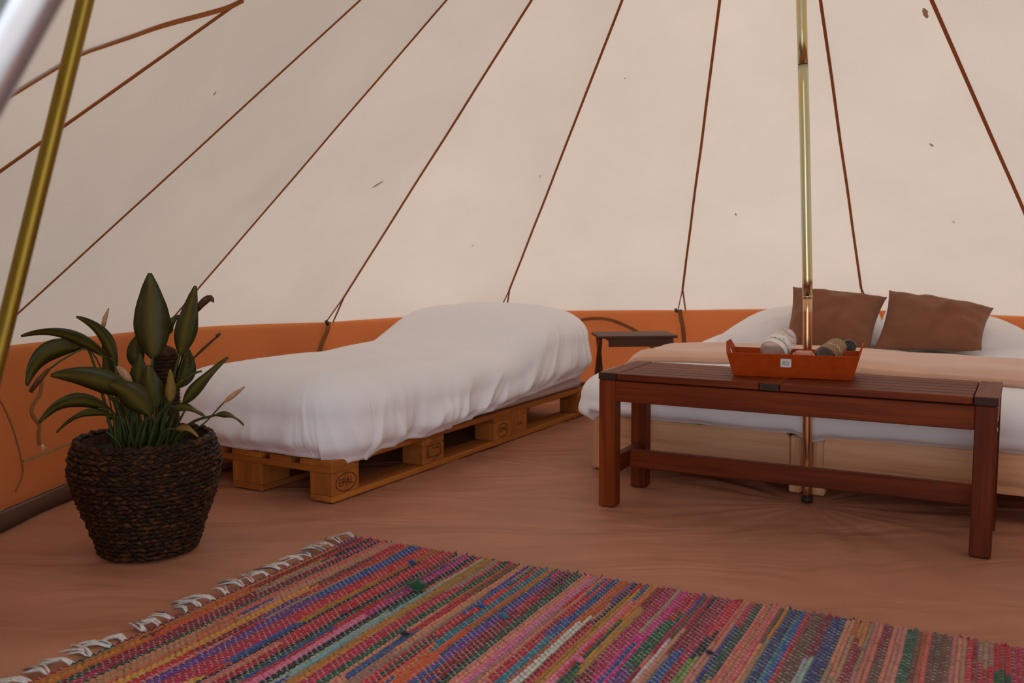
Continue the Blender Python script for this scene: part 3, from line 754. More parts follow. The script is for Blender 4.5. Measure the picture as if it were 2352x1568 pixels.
for (x0, x1) in ((.065, xm0-.002), (xm1+.002, BL-.065)):
    for i in range(ns): box('slat', (x0, i*(wv+.0035), BH-.022), (x1, i*(wv+.0035)+wv, BH-.0008), tk[0], be, .002)
for x in (.020, BL-.050): box('side_stretcher', (x, .058, .105), (x+.03, BD-.058, .165), tk[1], be, .003)
box('stretcher', (.050, BD/2-.016, .105), (BL-.050, BD/2+.016, .165), tk[0], be, .003)
for z in (.39, .36):
    v_, f_ = lathe([(0.0, 0.0015), (.005, .0012), (.006, 0)], 12, (V((0, 1, 0)), V((0, 0, 1)), V((1, 0, 0))), V((BL-.0015, .03, z))); mk('screw_cap', v_, f_, MAT['cream'], be)

# ------------------------------------------------------------------ orange leather tray with welcome things
tr0 = atz(1684, 862, BH); tr1 = atz(1958, 874, BH); tyaw = math.atan2(tr1.y-tr0.y, tr1.x-tr0.x)
TL = (tr1-tr0).length; TD = .140; TH = .075; FLR = .020
tray = thing('leather_tray', 'orange leather tray with cut-out handles and a number sticker, on the bench', 'tray', V((tr0.x, tr0.y, BH+.0005)), tyaw)
def slab(name, quad, th, mat, parent, hole=None):
    """thin panel from a 4+ corner polygon (ccw seen from outside), given thickness inward"""
    P = [V(p) for p in quad]; n_ = (P[1]-P[0]).cross(P[2]-P[0]).normalized(); bm = bmesh.new()
    a = [bm.verts.new(p) for p in P]; b = [bm.verts.new(p-n_*th) for p in P]; m = len(P)
    if hole is None:
        bm.faces.new(a); bm.faces.new(b[::-1])
    else:
        H = [V(p) for p in hole]; ha = [bm.verts.new(p) for p in H]; hb = [bm.verts.new(p-n_*th) for p in H]; k = len(H)
        ea = [bm.edges.new((a[i], a[(i+1) % m])) for i in range(m)] + [bm.edges.new((ha[i], ha[(i+1) % k])) for i in range(k)]
        bmesh.ops.triangle_fill(bm, edges=ea, use_beauty=True, use_dissolve=False)
        eb = [bm.edges.new((b[i], b[(i+1) % m])) for i in range(m)] + [bm.edges.new((hb[i], hb[(i+1) % k])) for i in range(k)]
        bmesh.ops.triangle_fill(bm, edges=eb, use_beauty=True, use_dissolve=False)
        for i in range(k): bm.faces.new((ha[i], ha[(i+1) % k], hb[(i+1) % k], hb[i]))
    for i in range(m): bm.faces.new((a[(i+1) % m], a[i], b[i], b[(i+1) % m]))
    bmesh.ops.recalc_face_normals(bm, faces=bm.faces)
    return mkbm(name, bm, mat, parent)
LE = MAT['leather']
slab('base', [(0, 0, .004), (TL, 0, .004), (TL, TD, .004), (0, TD, .004)], .004, MAT['leather_in'], tray)
fp = slab('front_panel', [(0, 0, 0), (TL, 0, 0), (TL+FLR, -FLR, TH), (-FLR, -FLR, TH)], .004, LE, tray)
slab('back_panel', [(TL, TD, 0), (0, TD, 0), (-FLR, TD+FLR, TH), (TL+FLR, TD+FLR, TH)], .004, MAT['leather_in'], tray)
ht = TH+.031; fx = FLR*ht/TH
for s_ in (0, 1):
    X = (lambda z: -FLR*z/TH) if s_ == 0 else (lambda z: TL+FLR*z/TH)
    q = [(X(0), TD, 0), (X(0), 0, 0), (X(TH), -FLR, TH), (X(ht), .03, ht), (X(ht), TD-.03, ht), (X(TH), TD+FLR, TH)]
    h = [(X(.055), .055, .055), (X(.055), TD-.055, .055), (X(.062), TD-.048, .062), (X(.075), TD-.048, .075), (X(.082), TD-.055, .082), (X(.082), .055, .082), (X(.075), .048, .075), (X(.062), .048, .062)]
    if s_ == 1: q = q[::-1]
    slab('end_panel', q, .004, LE, tray, h)
def on_front(x, z): return V((x, -FLR*z/TH-.0012, z))
lx, lz = TL*.452, .047
st_pts = []
for cx_, cz, a0 in ((.0125, -.009, -90), (.0125, .011, 0), (-.0125, .011, 90), (-.0125, -.009, 180)):
    for i in range(4): an = R(a0+30*i); st_pts.append(on_front(lx+cx_+.004*math.cos(an), lz+cz+.004*math.sin(an)))
stk = mk('number_sticker', st_pts, [tuple(range(len(st_pts)))], MAT['paper'], tray, sm=False); stk['label'] = 'white sticker with a handwritten 10'
def stroke(pts, w, zoff):
    vs = []; fs = []
    for i, p in enumerate(pts):
        a, b = pts[max(i-1, 0)], pts[min(i+1, len(pts)-1)]; t = V((b[0]-a[0], b[1]-a[1])).normalized()
        for s_ in (-1, 1): vs.append(on_front(lx+p[0]-t.y*s_*w/2, lz+p[1]+t.x*s_*w/2)+V((0, -zoff, 0)))
    for i in range(len(pts)-1): fs.append((2*i, 2*i+2, 2*i+3, 2*i+1))
    return vs, fs
num = ([], [])
addm(num, stroke([(-.011, -.0045), (-.0085, -.001), (-.0062, .004), (-.0052, .0075)], .0014, .0006)); addm(num, stroke([(-.0052, .0075), (-.0052, .002), (-.0054, -.006)], .0014, .0007))
addm(num, stroke([(.0035+.0045*math.cos(a), .0003+.006*math.sin(a)) for a in np.linspace(0, 2*math.pi, 21)], .0014, .0006))
mk('numeral', num[0], num[1], MAT['black'], stk, sm=False)
def frame_axis(d):
    z = V(d).normalized(); x = V((0, 0, 1)).cross(z).normalized(); y = z.cross(x); return (x, y, z)
def wrap_text(s, size, r, h0, axf, org, ang0, mat, parent, name='lettering', stretch=1.0):
    tv, tf = text2d(s, size); out = []
    for p in tv:
        an = ang0 + p.x*stretch/r; out.append(org + (axf[0]*math.cos(an)+axf[1]*math.sin(an))*r + axf[2]*(h0+p.y))
    return mk(name, out, tf, mat, parent, sm=False)
# water bottle lying in the tray, its base up over the back edge
b0 = at(1766, 820, 3.105); b1 = at(1806, 774, 3.19); axf = frame_axis(b1-b0); Lb = (b1-b0).length
wb = thing('water_bottle', 'clear plastic water bottle with white label lying in the orange tray', 'bottle', b0)
rB = .043
v_, f_ = lathe([(0.0, -.025), (.014, -.025), (.014, -.008), (.03, .004), (rB-.003, .02), (rB, .035), (rB, Lb-.02), (rB-.006, Lb+.002), (rB-.016, Lb+.012), (.012, Lb+.010), (0, Lb+.004)], 40, axf)
mk('bottle_body', v_, f_, MAT['pet'], wb)
v_, f_ = lathe([(0.0, -.036), (.015, -.036), (.016, -.022), (.0, -.021)], 24, axf); mk('cap', v_, f_, MAT['labelw'], wb)
h0_, h1_ = Lb*.22, Lb*.60
v_, f_ = lathe([(rB+.0008, h0_), (rB+.0010, (h0_+h1_)/2), (rB+.0008, h1_)], 48, axf); wlab = mk('bottle_label', v_, f_, MAT['labelw'], wb)
hm_ = (h0_+h1_)/2
camdir = (V((0, 0, CAMZ))-(b0+axf[2]*hm_)); ang_c = math.atan2(camdir.dot(axf[1]), camdir.dot(axf[0]))
wrap_text('CHAUDFONTAINE', .0125, rB+.0016, hm_-.002, axf, V((0, 0, 0)), ang_c+.08, MAT['blue'], wlab, stretch=1.0)
mk_v = []
for t_ in np.linspace(-1, 1, 7):
    for s_ in (-1, 1):
        an = ang_c-.05+t_*.10; hh_ = hm_+.011+.0016*s_*(1-abs(t_))+.001*math.sin(t_*5); mk_v.append((axf[0]*math.cos(an)+axf[1]*math.sin(an))*(rB+.0016)+axf[2]*hh_)
mk('emblem', mk_v, [(2*i, 2*i+1, 2*i+3, 2*i+2) for i in range(6)], MAT['blue'], wlab, sm=False)
# small beer bottle with tan label
b0 = at(1890, 825, 3.055); b1 = at(1924, 801, 3.135); ax2 = frame_axis(b1-b0); L2 = (b1-b0).length; rb = .037
bb = thing('beer_bottle', 'small dark bottle with tan label reading blonde, lying in the orange tray', 'bottle', b0)
v_, f_ = lathe([(0, -.034), (.013, -.034), (.013, -.022), (.020, -.014), (rb-.004, -.002), (rb, .008), (rb, L2), (rb-.006, L2+.007), (0, L2+.006)], 36, ax2); mk('bottle_body', v_, f_, MAT['amber'], bb)
v_, f_ = lathe([(rb-.002, L2*.985), (rb+.001, L2*.95), (rb+.0012, L2*.5), (rb+.001, .012)], 40, ax2); bl = mk('bottle_label', v_, f_, MAT['kraft'], bb)
cd = (V((0, 0, CAMZ))-b0); a_ = math.atan2(cd.dot(ax2[1]), cd.dot(ax2[0]))
wrap_text('BLONDE', .020, rb+.0018, L2*.48, ax2, V((0, 0, 0)), a_-.05, MAT['cream'], bl)
sp = at(1846, 814, 3.075)
soap = thing('wrapped_soap', 'pink wrapped bar between the two bottles in the orange tray', 'soap', sp)
bm = bmesh.new(); bbox(bm, (-.028, -.020, -.040), (.028, .020, .012), .011, Matrix.Rotation(tyaw, 4, 'Z'), 4); mkbm('wrapper', bm, MAT['soap'], soap, True)
for s_ in (-1, 1):
    v_ = [V((s_*.022, -.010, 0)), V((s_*.022, .010, 0)), V((s_*.034, .014, .004)), V((s_*.034, -.014, -.002)), V((s_*.030, 0, .006))]
    v_ = [Matrix.Rotation(tyaw, 3, 'Z') @ p for p in v_]
    mk('wrapper_twist', v_, [(0, 1, 4), (1, 2, 4), (2, 3, 4), (3, 0, 4)], MAT['soap'], soap)
capo = thing('round_tin', 'small black round tin behind the tan-labelled bottle in the tray', 'tin', at(1948, 801, 3.13))
ax3 = frame_axis(V((.5, .8, .5)))
v_, f_ = lathe([(0, -.03), (.020, -.03), (.022, -.027), (.022, .018), (.020, .022), (0, .022)], 28, ax3); mk('tin_body', v_, f_, MAT['black'], capo)
v_, f_ = lathe([(.0225, .010), (.0235, .012), (.0235, .022), (.021, .025), (0, .025)], 28, ax3); mk('tin_lid', v_, f_, MAT['amber'], capo)

# ------------------------------------------------------------------ folding side table
q0 = atz(1375, 772, .398); q1 = atz(1557, 770, .398)
ty = math.atan2(q1.y-q0.y, q1.x-q0.x)
st = thing('folding_side_table', 'dark wooden folding side table between the two beds by the wall', 'side table', V((q0.x, q0.y, 0)), ty)
LT = (q1-q0).length; DT = .26; dk = MAT['dark']
for i in range(5): box('top_slat', (0, i*.052, .384), (LT, i*.052+.048, .398), dk[0], st, .002)
for x in (.06, LT-.09): box('batten', (x, .01, .366), (x+.03, DT-.01, .384), dk[1], st, .002)
box('apron', (.055, .004, .340), (LT-.02, .020, .382), dk[0], st, .002)
for x in (.012, LT-.035):
    for s_ in (0, 1):
        xx = x+(.022 if s_ else 0)
        a, b = (V((xx, .02, .378)), V((xx, DT-.02, .004))) if s_ == 0 else (V((xx, DT-.02, .378)), V((xx, .02, .004)))
        d = (b-a); ln = d.length; z_ = d.normalized(); y_ = z_.cross(V((1, 0, 0))).normalized()
        m4 = Matrix.Translation(a) @ Matrix((( 1, y_.x, z_.x), (0, y_.y, z_.y), (0, y_.z, z_.z))).to_4x4()
        box('leg', (-.010, -.013, 0), (.010, .013, ln), dk[2], st, .002, m4)

# ------------------------------------------------------------------ potted peace lily in a woven basket
PC = V((-1.058, 2.715, 0))
pl = thing('potted_plant', 'peace lily with dark green leaves in a brown woven basket pot', 'plant', PC)
bk = mk('basket', *lathe([(0.0, .004), (.128, .004), (.133, .02), (.163, .10), (.190, .18), (.204, .24), (.199, .29), (.186, .325), (.176, .322), (.188, .27), (.180, .2), (.15, .1)], 48), MAT['coir'], pl)
def make_coilmat():
    m, nt, N, L, P = newmat('water_hyacinth_rope')
    v = coords(N, L); n = tnoise(N, L, v, 55, 4, 0.6); n2 = tnoise(N, L, v, 400, 2)
    L.new(ramp(N, L, n, [(0.30, (0.006, 0.0025, 0.001)), (0.52, (0.022, 0.008, 0.002)), (0.72, (0.13, 0.045, 0.010))]), P.inputs['Base Color'])
    P.inputs['Roughness'].default_value = 0.55; P.inputs['Specular IOR Level'].default_value = 0.2
    L.new(bump(N, L, n2, 0.4, 0.002), P.inputs['Normal']); return m
MAT['coil'] = make_coilmat()
pz_ = [.008, .05, .10, .18, .24, .29, .325]; pr_ = [.134, .146, .164, .191, .205, .200, .186]
# one braid lump, unit: long axis X
def lump(n=6, m=5):
    vs = []; fs = []
    for j in range(m+1):
        ph = math.pi*j/m; x = -math.cos(ph); r = math.sin(ph)**0.7
        for k in range(n): vs.append((x, r*math.cos(2*math.pi*k/n), r*math.sin(2*math.pi*k/n)))
    for j in range(m):
        for k in range(n): fs.append((j*n+k, j*n+(k+1) % n, (j+1)*n+(k+1) % n, (j+1)*n+k))
    return np.array(vs), fs
LV, LF = lump()
NC = 24
for c in range(NC):
    z = .012 + (.322-.012)*c/(NC-1); r = float(np.interp(z, pz_, pr_)); slope = float(np.interp(z+.01, pz_, pr_)-np.interp(z-.01, pz_, pr_))/.02
    nl = int(2*math.pi*r/.0235); VV = []; FF = []
    for i in range(nl):
        an = 2*math.pi*(i+0.5*(c % 2)+random.uniform(-.15, .15))/nl
        a = .0165*random.uniform(.85, 1.2); b = .0066*random.uniform(.8, 1.2); h = .0074*random.uniform(.8, 1.15)
        tang = V((-math.sin(an), math.cos(an), 0)); rad = V((math.cos(an), math.sin(an), -slope)).normalized(); upv = rad.cross(tang)
        tilt = random.uniform(.12, .36)*(1 if c % 2 else -1)
        t2 = tang*math.cos(tilt)+upv*math.sin(tilt)+rad*random.uniform(-.1, .1); u2 = upv*math.cos(tilt)-tang*math.sin(tilt)
        cen = V((r*math.cos(an), r*math.sin(an), z+random.uniform(-.001, .001)))+rad*random.uniform(-.001, .002)
        o = len(VV)
        for p in LV: VV.append(cen + t2*(p[0]*a) + rad*(p[1]*h) + u2*(p[2]*b))
        FF += [tuple(i_+o for i_ in f) for f in LF]
    mk('rope_coil', VV, FF, MAT['coil'], bk)
# braided rim, slightly larger lumps
VV = []; FF = []
for i in range(56):
    an = 2*math.pi*i/56; tang = V((-math.sin(an), math.cos(an), 0)); rad = V((math.cos(an), math.sin(an), 0)); o = len(VV)
    cen = V((.182*math.cos(an), .182*math.sin(an), .328+.002*math.sin(i*2.1)))
    t2 = (tang+V((0, 0, .35 if i % 2 else -.25))).normalized(); u2 = rad.cross(t2)
    for p in LV: VV.append(cen+t2*(p[0]*.017)+rad*(p[1]*.010)+u2*(p[2]*.0085))
    FF += [tuple(i_+o for i_ in f) for f in LF]
mk('rim_braid', VV, FF, MAT['coil'], bk)
vs = [(0, 0, .296)]; fs = []
for j in range(1, 7):
    for k in range(30): a = 2*math.pi*k/30; r = .178*j/6; vs.append((r*math.cos(a), r*math.sin(a), .292+.012*pn(r*40*math.cos(a), r*40*math.sin(a), 1)))
for k in range(30): fs.append((0, 1+k, 1+(k+1) % 30))
for j in range(5):
    for k in range(30): fs.append((1+j*30+k, 1+(j+1)*30+k, 1+(j+1)*30+(k+1) % 30, 1+j*30+(k+1) % 30))
mk('soil', vs, fs, MAT['soil'], pl)
v_, f_ = tube([V((.045, .06, .29)), V((.046, .06, .42)), V((.048, .062, .545)), V((.048, .062, .575)), V((.048, .062, .588))], [.034, .034, .034, .028, .004], 16)
cpole = mk('coir_pole', v_, f_, MAT['coir'], pl)
for i in range(14):
    z = .42+i*.011; v_, f_ = tube([V((.047+.0345*math.cos(a), .061+.0345*math.sin(a), z+.003*math.sin(a))) for a in np.linspace(0, 2*math.pi, 17)], .0035, 5, False); mk('cord_wrap', v_, f_, MAT['coil'], cpole)
def pp3(x, y, dy): return at(x, y, PC.y+dy)-PC
def leaf(b, m, t, wpx, face=1.0, mat='leaf', soil=None, fold=.25, stem_r=.0042, rag=.05):
    """blade from b through m to t (pixel x, y, depth offset); face 1 = flat to the camera"""
    B, Mm, T_ = pp3(*b), pp3(*m), pp3(*t)
    mid = Mm*2-(B+T_)*.5
    n = 16; w = wpx/FPX*PC.y/2
    pts = [B*(1-s)**2+mid*2*s*(1-s)+T_*s*s for s in np.linspace(0, 1, n+1)]
    look = (PC-V((0, 0, CAMZ))).normalized()
    vs = []; fs = []; col = []
    for i, p in enumerate(pts):
        s = i/n; tg = (pts[min(i+1, n)]-pts[max(i-1, 0)]).normalized()
        side = tg.cross(look); side.normalize() if side.length > 1e-3 else None
        oth = side.cross(tg)
        sd_ = (side*face+oth*math.sqrt(max(0, 1-face*face))).normalized(); nr = sd_.cross(tg)
        ww = w*(math.sin(math.pi*min(1, (s*.96+.015))**.80)**.85)*(1+rag*pn(s*6+b[0], w*100))
        if s > .9: ww *= 1
        for k in (-1, -.5, 0, .5, 1):
            vs.append(p + sd_*(ww*k) + nr*(ww*fold*abs(k)+.003*math.sin(s*9+k*2)*(abs(k)))); col.append((1.0 if k == 0 else .12*(1-abs(k)),)*3+(1,))
    for i in range(n):
        for k in range(4): q = i*5+k; fs.append((q, q+1, q+6, q+5))
    o = mk('leaf', vs, fs, MAT[mat], pl, col=col)
    sol = o.modifiers.new('thick', 'SOLIDIFY'); sol.thickness = .0012
    if soil is not None:
        s0 = V((soil[0], soil[1], .285)); c1_ = s0.lerp(B, .5)+V((0, 0, .03))
        v_, f_ = tube(spline([s0, c1_, B, B.lerp(Mm, .35)], 12), [lerp(stem_r*1.3, stem_r*.6, i/12) for i in range(13)], 7); mk('petiole', v_, f_, MAT['stem'], pl)
    return o
LEAVES = [
 ((351, 824, -.02), (347, 730, -.03), (344, 627, -.02), 80, .98, 'leaf', (.0, -.02)),
 ((413, 815, .0), (428, 742, -.01), (449, 656, .0), 52, .92, 'leaf', (.04, .0)),
 ((268, 850, .02), (236, 770, .03), (175, 727, .02), 32, .8, 'leaf', (-.05, .02)),
 ((262, 835, -.03), (155, 771, -.10), (48, 772, -.16), 34, .55, 'leaf', (-.06, -.02)),
 ((200, 797, -.02), (108, 812, -.08), (62, 886, -.12), 46, .8, 'leaf', (-.07, -.03)),
 ((318, 915, -.10), (215, 872, -.16), (116, 862, -.20), 56, .8, 'leaf', (-.03, -.05)),
 ((258, 945, -.08), (165, 922, -.15), (89, 972, -.20), 36, .7, 'leaf', (-.06, -.05)),
 ((268, 958, -.06), (195, 950, -.12), (130, 993, -.15), 18, .7, 'leaf', (-.06, -.04)),
 ((418, 930, -.04), (457, 880, -.06), (524, 820, -.06), 34, .8, 'leaf', (.06, -.02)),
 ((390, 935, -.05), (428, 934, -.10), (472, 958, -.14), 28, .75, 'leaf', (.05, -.04)),
 ((488, 955, -.08), (525, 952, -.12), (560, 977, -.15), 16, .8, 'leaf', (.07, -.03)),
 ((372, 778, .05), (385, 748, .05), (412, 724, .06), 30, .9, 'leaf', (.03, .05)),
 ((324, 850, .06), (309, 808, .06), (318, 770, .06), 40, .95, 'leaf', (-.01, .06)),
 ((356, 940, -.06), (345, 888, -.07), (341, 838, -.06), 54, .95, 'leaf', (.0, -.05)),
 ((406, 890, .04), (428, 845, .05), (424, 790, .05), 44, .9, 'leaf', (.05, .04)),
 ((388, 925, -.07), (391, 890, -.08), (391, 848, -.07), 24, .95, 'leaf_y', (.02, -.05)),
 ((322, 925, .0), (318, 870, .0), (322, 812, .01), 50, .95, 'leaf', (-.02, .0)),
 ((345, 955, -.12), (300, 908, -.15), (252, 882, -.16), 62, .85, 'leaf', (-.01, -.07)),
 ((392, 908, .0), (420, 872, -.02), (464, 852, -.03), 20, .7, 'leaf', (.04, -.01)),
 ((282, 972, .02), (262, 958, .02), (245, 970, .0), 18, .7, 'leaf', (-.05, .02)),
 ((402, 985, -.08), (428, 982, -.12), (455, 1003, -.14), 20, .8, 'leaf_y', (.04, -.05)),
 ((372, 930, .03), (374, 880, .04), (380, 835, .04), 56, .9, 'leaf', (.02, .03)),
 ((300, 960, .03), (292, 925, .04), (296, 885, .05), 44, .9, 'leaf', (-.04, .03)),
 ((248, 905, .05), (246, 845, .06), (236, 775, .05), 30, .85, 'leaf', (-.05, .05)),
]
for L_ in LEAVES: leaf(*L_)
for i in range(46):                  # bare stalks standing close together
    a = random.uniform(0, 6.28); r = random.uniform(.005, .06); s0 = V((r*math.cos(a), r*math.sin(a), .285))
    e = V((s0.x*1.9+random.uniform(-.02, .02), s0.y*1.6, .36+random.uniform(0, .10)))
    v_, f_ = tube(spline([s0, s0.lerp(e, .5)+V((0, 0, .01)), e], 5), [.0046, .0044, .004, .0036, .003, .002], 6); mk('petiole', v_, f_, MAT['stem'], pl)
def flower(pts, wpx, mats, stem, soil):
    P = [pp3(*p) for p in pts]; n = 10; C_ = spline(P, n); w = wpx/FPX*PC.y/2
    rad = [w*math.sin(math.pi*min(1, .08+.9*i/n))**.8 for i in range(n+1)]
    v_, f_ = tube(C_, rad, 8); mk('spathe', v_, f_, MAT[mats], pl)
    v_, f_ = tube(C_[n-3:], [w*.75, w*.6, w*.4, w*.15], 7); mk('spathe_tip', v_, f_, MAT['spathe_dry'], pl)
    S_ = [V((soil[0], soil[1], .285))]+[pp3(*p) for p in stem]+[P[0]]
    v_, f_ = tube(spline(S_, 16), .0022, 6); mk('flower_stalk', v_, f_, MAT['stem'], pl)
flower([(237, 757, .06), (240, 735, .06), (250, 708, .06)], 12, 'spathe', [(262, 900, .05), (242, 800, .06)], (-.05, .05))
flower([(452, 716, .03), (464, 697, .02), (482, 684, .02), (491, 694, .01)], 18, 'spathe_dry', [(400, 900, .02), (436, 770, .03)], (.04, .03))
flower([(514, 924, -.10), (535, 908, -.11), (562, 888, -.12)], 12, 'spathe', [(420, 1000, -.06), (465, 975, -.09)], (.08, -.05))
flower([(270, 842, .01), (288, 862, -.01), (306, 888, -.01)], 20, 'spathe', [(300, 960, .0), (290, 880, .0)], (-.03, .0))
v_, f_ = tube([pp3(432, 834, .0), pp3(470, 798, .0), pp3(505, 767, .0)], [.0024, .0042, .003], 8); mk('spadix', v_, f_, MAT['spathe_dry'], pl)
v_, f_ = tube([pp3(498, 772, .0), pp3(506, 765, .0)], [.005, .004], 8); mk('spadix_tip', v_, f_, MAT['spathe_dry'], pl)
v_, f_ = tube(spline([V((.03, -.01, .285)), pp3(400, 900, .0), pp3(432, 834, .0)], 8), .0022, 6); mk('flower_stalk', v_, f_, MAT['stem'], pl)
v_, f_ = tube(spline([V((-.06, -.03, .285)), pp3(240, 870, -.02), pp3(203, 803, -.05), pp3(150, 822, -.08), pp3(110, 850, -.10)], 16), .0026, 6); mk('flower_stalk', v_, f_, MAT['stem'], pl)
v_, f_ = tube([pp3(112, 848, -.10), pp3(90, 872, -.11), pp3(70, 899, -.11)], [.005, .008, .006], 8); mk('seed_head', v_, f_, MAT['spathe_dry'], pl)

# ------------------------------------------------------------------ rag rug
RO = V((-.4771, 2.7913, 0)); RYAW = -27.3
rug = thing('rag_rug', 'multicoloured striped rag rug with white fringe on the groundsheet', 'rug', RO, R(RYAW))
RL, RW, PITCH, WP = 1.80, 1.42, .0102, .0165
NROW = int(RL/PITCH); NB = int(RW/WP)
PAL = dict(red=(.42, .018, .020), dred=(.20, .012, .018), crim=(.36, .02, .06), peach=(.70, .30, .19), sal=(.66, .22, .14), mus=(.56, .24, .03), yel=(.68, .38, .06), org=(.55, .13, .02),
           blue=(.045, .10, .27), navy=(.03, .035, .13), vio=(.12, .03, .20), teal=(.05, .22, .26), aqua=(.20, .42, .46), grn=(.035, .10, .045), olv=(.16, .20, .04), blk=(.018, .016, .016),
           pink=(.70, .20, .30), mag=(.46, .02, .18), wht=(.62, .58, .56), tan=(.46, .28, .19), mint=(.38, .50, .40), brn=(.14, .05, .025))
# stripe plan read along the back edge, left to right: (metres, colours)
PLAN = [(.018, 'dred red'), (.055, 'mus org mus'), (.018, 'blk dred'), (.03, 'dred crim'), (.02, 'grn blk'), (.06, 'peach sal peach'), (.03, 'mus yel'), (.03, 'red dred'), (.02, 'peach tan'),
        (.03, 'blue vio navy'), (.06, 'red dred crim'), (.03, 'yel mus'), (.012, 'blk'), (.06, 'red dred sal'), (.02, 'blk grn'), (.03, 'sal red'), (.03, 'mag pink'), (.03, 'grn blk'), (.02, 'aqua mint'),
        (.05, 'mus tan'), (.03, 'red crim'), (.03, 'grn'), (.08, 'peach tan peach'), (.05, 'red dred'), (.02, 'teal aqua'), (.03, 'mus org'), (.04, 'blue vio'), (.05, 'dred crim'), (.025, 'blk grn'),
        (.03, 'peach'), (.03, 'pink mag'), (.02, 'tan peach'), (.03, 'dred red'), (.02, 'teal blue'), (.02, 'org'), (.022, 'wht'), (.035, 'dred red'), (.03, 'mus yel'), (.03, 'pink'), (.03, 'mus grn'), (.05, 'crim dred'),
        (.04, 'mag crim'), (.035, 'red vio'), (.035, 'wht tan'), (.03, 'peach tan'), (.05, 'dred crim grn'), (.03, 'olv grn'), (.03, 'peach sal'), (.03, 'grn navy'), (.06, 'crim red sal'), (.03, 'peach tan'),
        (.05, 'blue teal navy'), (.06, 'dred red brn'), (.03, 'mint aqua'), (.04, 'blue navy'), (.04, 'peach tan'), (.03, 'dred mus blk'), (.04, 'tan peach'), (.03, 'dred teal'), (.035, 'peach'), (.035, 'blk grn'), (.035, 'sal org'), (.06, 'dred brn'), (.04, 'peach'), (.06, 'dred red'), (.05, 'peach sal'), (.06, 'crim dred'), (.2, 'dred red peach')]
PAL.update(red=(.46, .012, .018), dred=(.22, .008, .014), crim=(.40, .012, .05), peach=(.52, .19, .115), sal=(.50, .12, .075), mus=(.46, .17, .012), yel=(.60, .30, .03), org=(.48, .085, .008), blue=(.022, .065, .23), pink=(.58, .12, .22), mag=(.42, .01, .16), tan=(.34, .18, .11), teal=(.03, .15, .19), aqua=(.14, .30, .34), mint=(.26, .36, .28), wht=(.52, .48, .46), grn=(.020, .075, .030))
acc = 0; plan = []
for w, cs in PLAN: plan.append((acc, acc+w*.74, cs.split())); acc += w*.74
rowcols = []
rng = random.Random(3); prevsegs = None; lastk = None
ALLC = list(PAL)
NSEG = NB*3
warpV, warpF, warpC = [], [], []
prow = [(-.50, 0), (-.42, .55), (-.18, .95), (.18, .95), (.42, .55), (.50, 0)]
npf = len(prow)
rowF = []
for i in range(NSEG):
    for k in range(npf-1): rowF.append((i*npf+k, i*npf+k+1, (i+1)*npf+k+1, (i+1)*npf+k))
rowF.append(tuple(range(npf-1, -1, -1))); rowF.append(tuple(NSEG*npf+k for k in range(npf)))
def wig(y, x): return .010*pn(y*2.2, x*1.2, 5.0) + .0022*pn(y*9, x*60, 2.0)
for r in range(NROW):
    x0 = (r+.5)*PITCH; xx = x0
    cs = next((c for a, b, c in plan if a <= xx < b), ['dred', 'red', 'peach'])
    k_ = next((i for i, (a, b, c) in enumerate(plan) if a <= xx < b), -1)
    # colour pieces along the row (each a torn rag strip)
    segs = []; y = 0
    if k_ == lastk and rng.random() < .45: segs = [(a+rng.uniform(-.05, .05), c) for a, c in prevsegs]; segs[0] = (0, segs[0][1])
    else:
        while y < RW:
            main = rng.random() < .66
            c = rng.choice(cs) if main else rng.choice(['dred', 'red', 'crim', 'dred', 'red', 'sal', 'blue', 'grn', 'mus', 'vio', 'tan', 'blk', 'org', 'brn'])
            segs.append((y, c)); y += rng.uniform(.18, .70) if main else rng.uniform(.06, .30)
    prevsegs = segs; lastk = k_
    jit = [(a, tuple(min(1, q*rng.uniform(.75, 1.25)) for q in PAL[c])) for a, c in segs]
    ends = rng.uniform(-.006, .008); vs = []; col = []
    ph = (r % 2)*.5
    for i in range(NSEG+1):
        yv = -(RW*i/NSEG) + (ends if i == 0 else 0)
        s = i/3.0+ph; bmp = .5+.5*math.cos(2*math.pi*s)     # swells between warps
        c = jit[0][1]
        for a, q in jit:
            if -yv >= a: c = q
        wv_ = .80+.28*bmp+.10*pn(i*.37, r*1.7); hh_ = .0042+.0055*bmp+.0022*pn(i*.51+9, r*.9); dx = wig(-yv, x0)
        vf = .82+.18*bmp
        for (a, b) in prow:
            vs.append((x0+dx+a*PITCH*wv_*1.12, yv, .003+b*hh_)); col.append((*c, 1))
        if i % 3 == (0 if ph == 0 else 1) and 0 < i < NSEG:
            pass
    mk('weft_strip', vs, rowF, MAT['rag'], rug, col=col)
    # warp threads lying over this row where it is pinched
    dark = cs[0] in ('peach', 'tan', 'wht', 'mus', 'yel', 'sal') 
    for j in range(NB):
        s = (j+.5-ph) ; yv = -(s*3)*RW/NSEG
        if yv < -RW or yv > -.002 or rng.random() < .10: continue
        dx = wig(-yv, x0)
        if dark: c = (.10, .05, .05) if rng.random() < .25 else (.42, .22, .15)
        else: c = (.56, .49, .44) if rng.random() < .85 else (.30, .10, .12)
        o = len(warpV); th = .00075
        sl = rng.uniform(-.0012, .0012)
        for t_, h_ in ((-.60, .0030), (-.32, .0072), (.0, .0088), (.32, .0072), (.60, .0030)):
            for (dy, dz) in ((-th, 0), (0, th*1.2), (th, 0)):
                warpV.append((x0+dx+t_*PITCH, yv+dy+sl*t_*2-.0035*(1-4*t_*t_*.7), .003+h_-.0016+dz)); warpC.append((*c, 1))
        for q in range(4):
            for k in range(2): a = o+q*3+k; warpF.append((a, a+1, a+4, a+3))
tag(mk('warp_threads', warpV, warpF, MAT['string'], rug, col=warpC), 'white warp threads crossing the rag strips', kind='stuff')
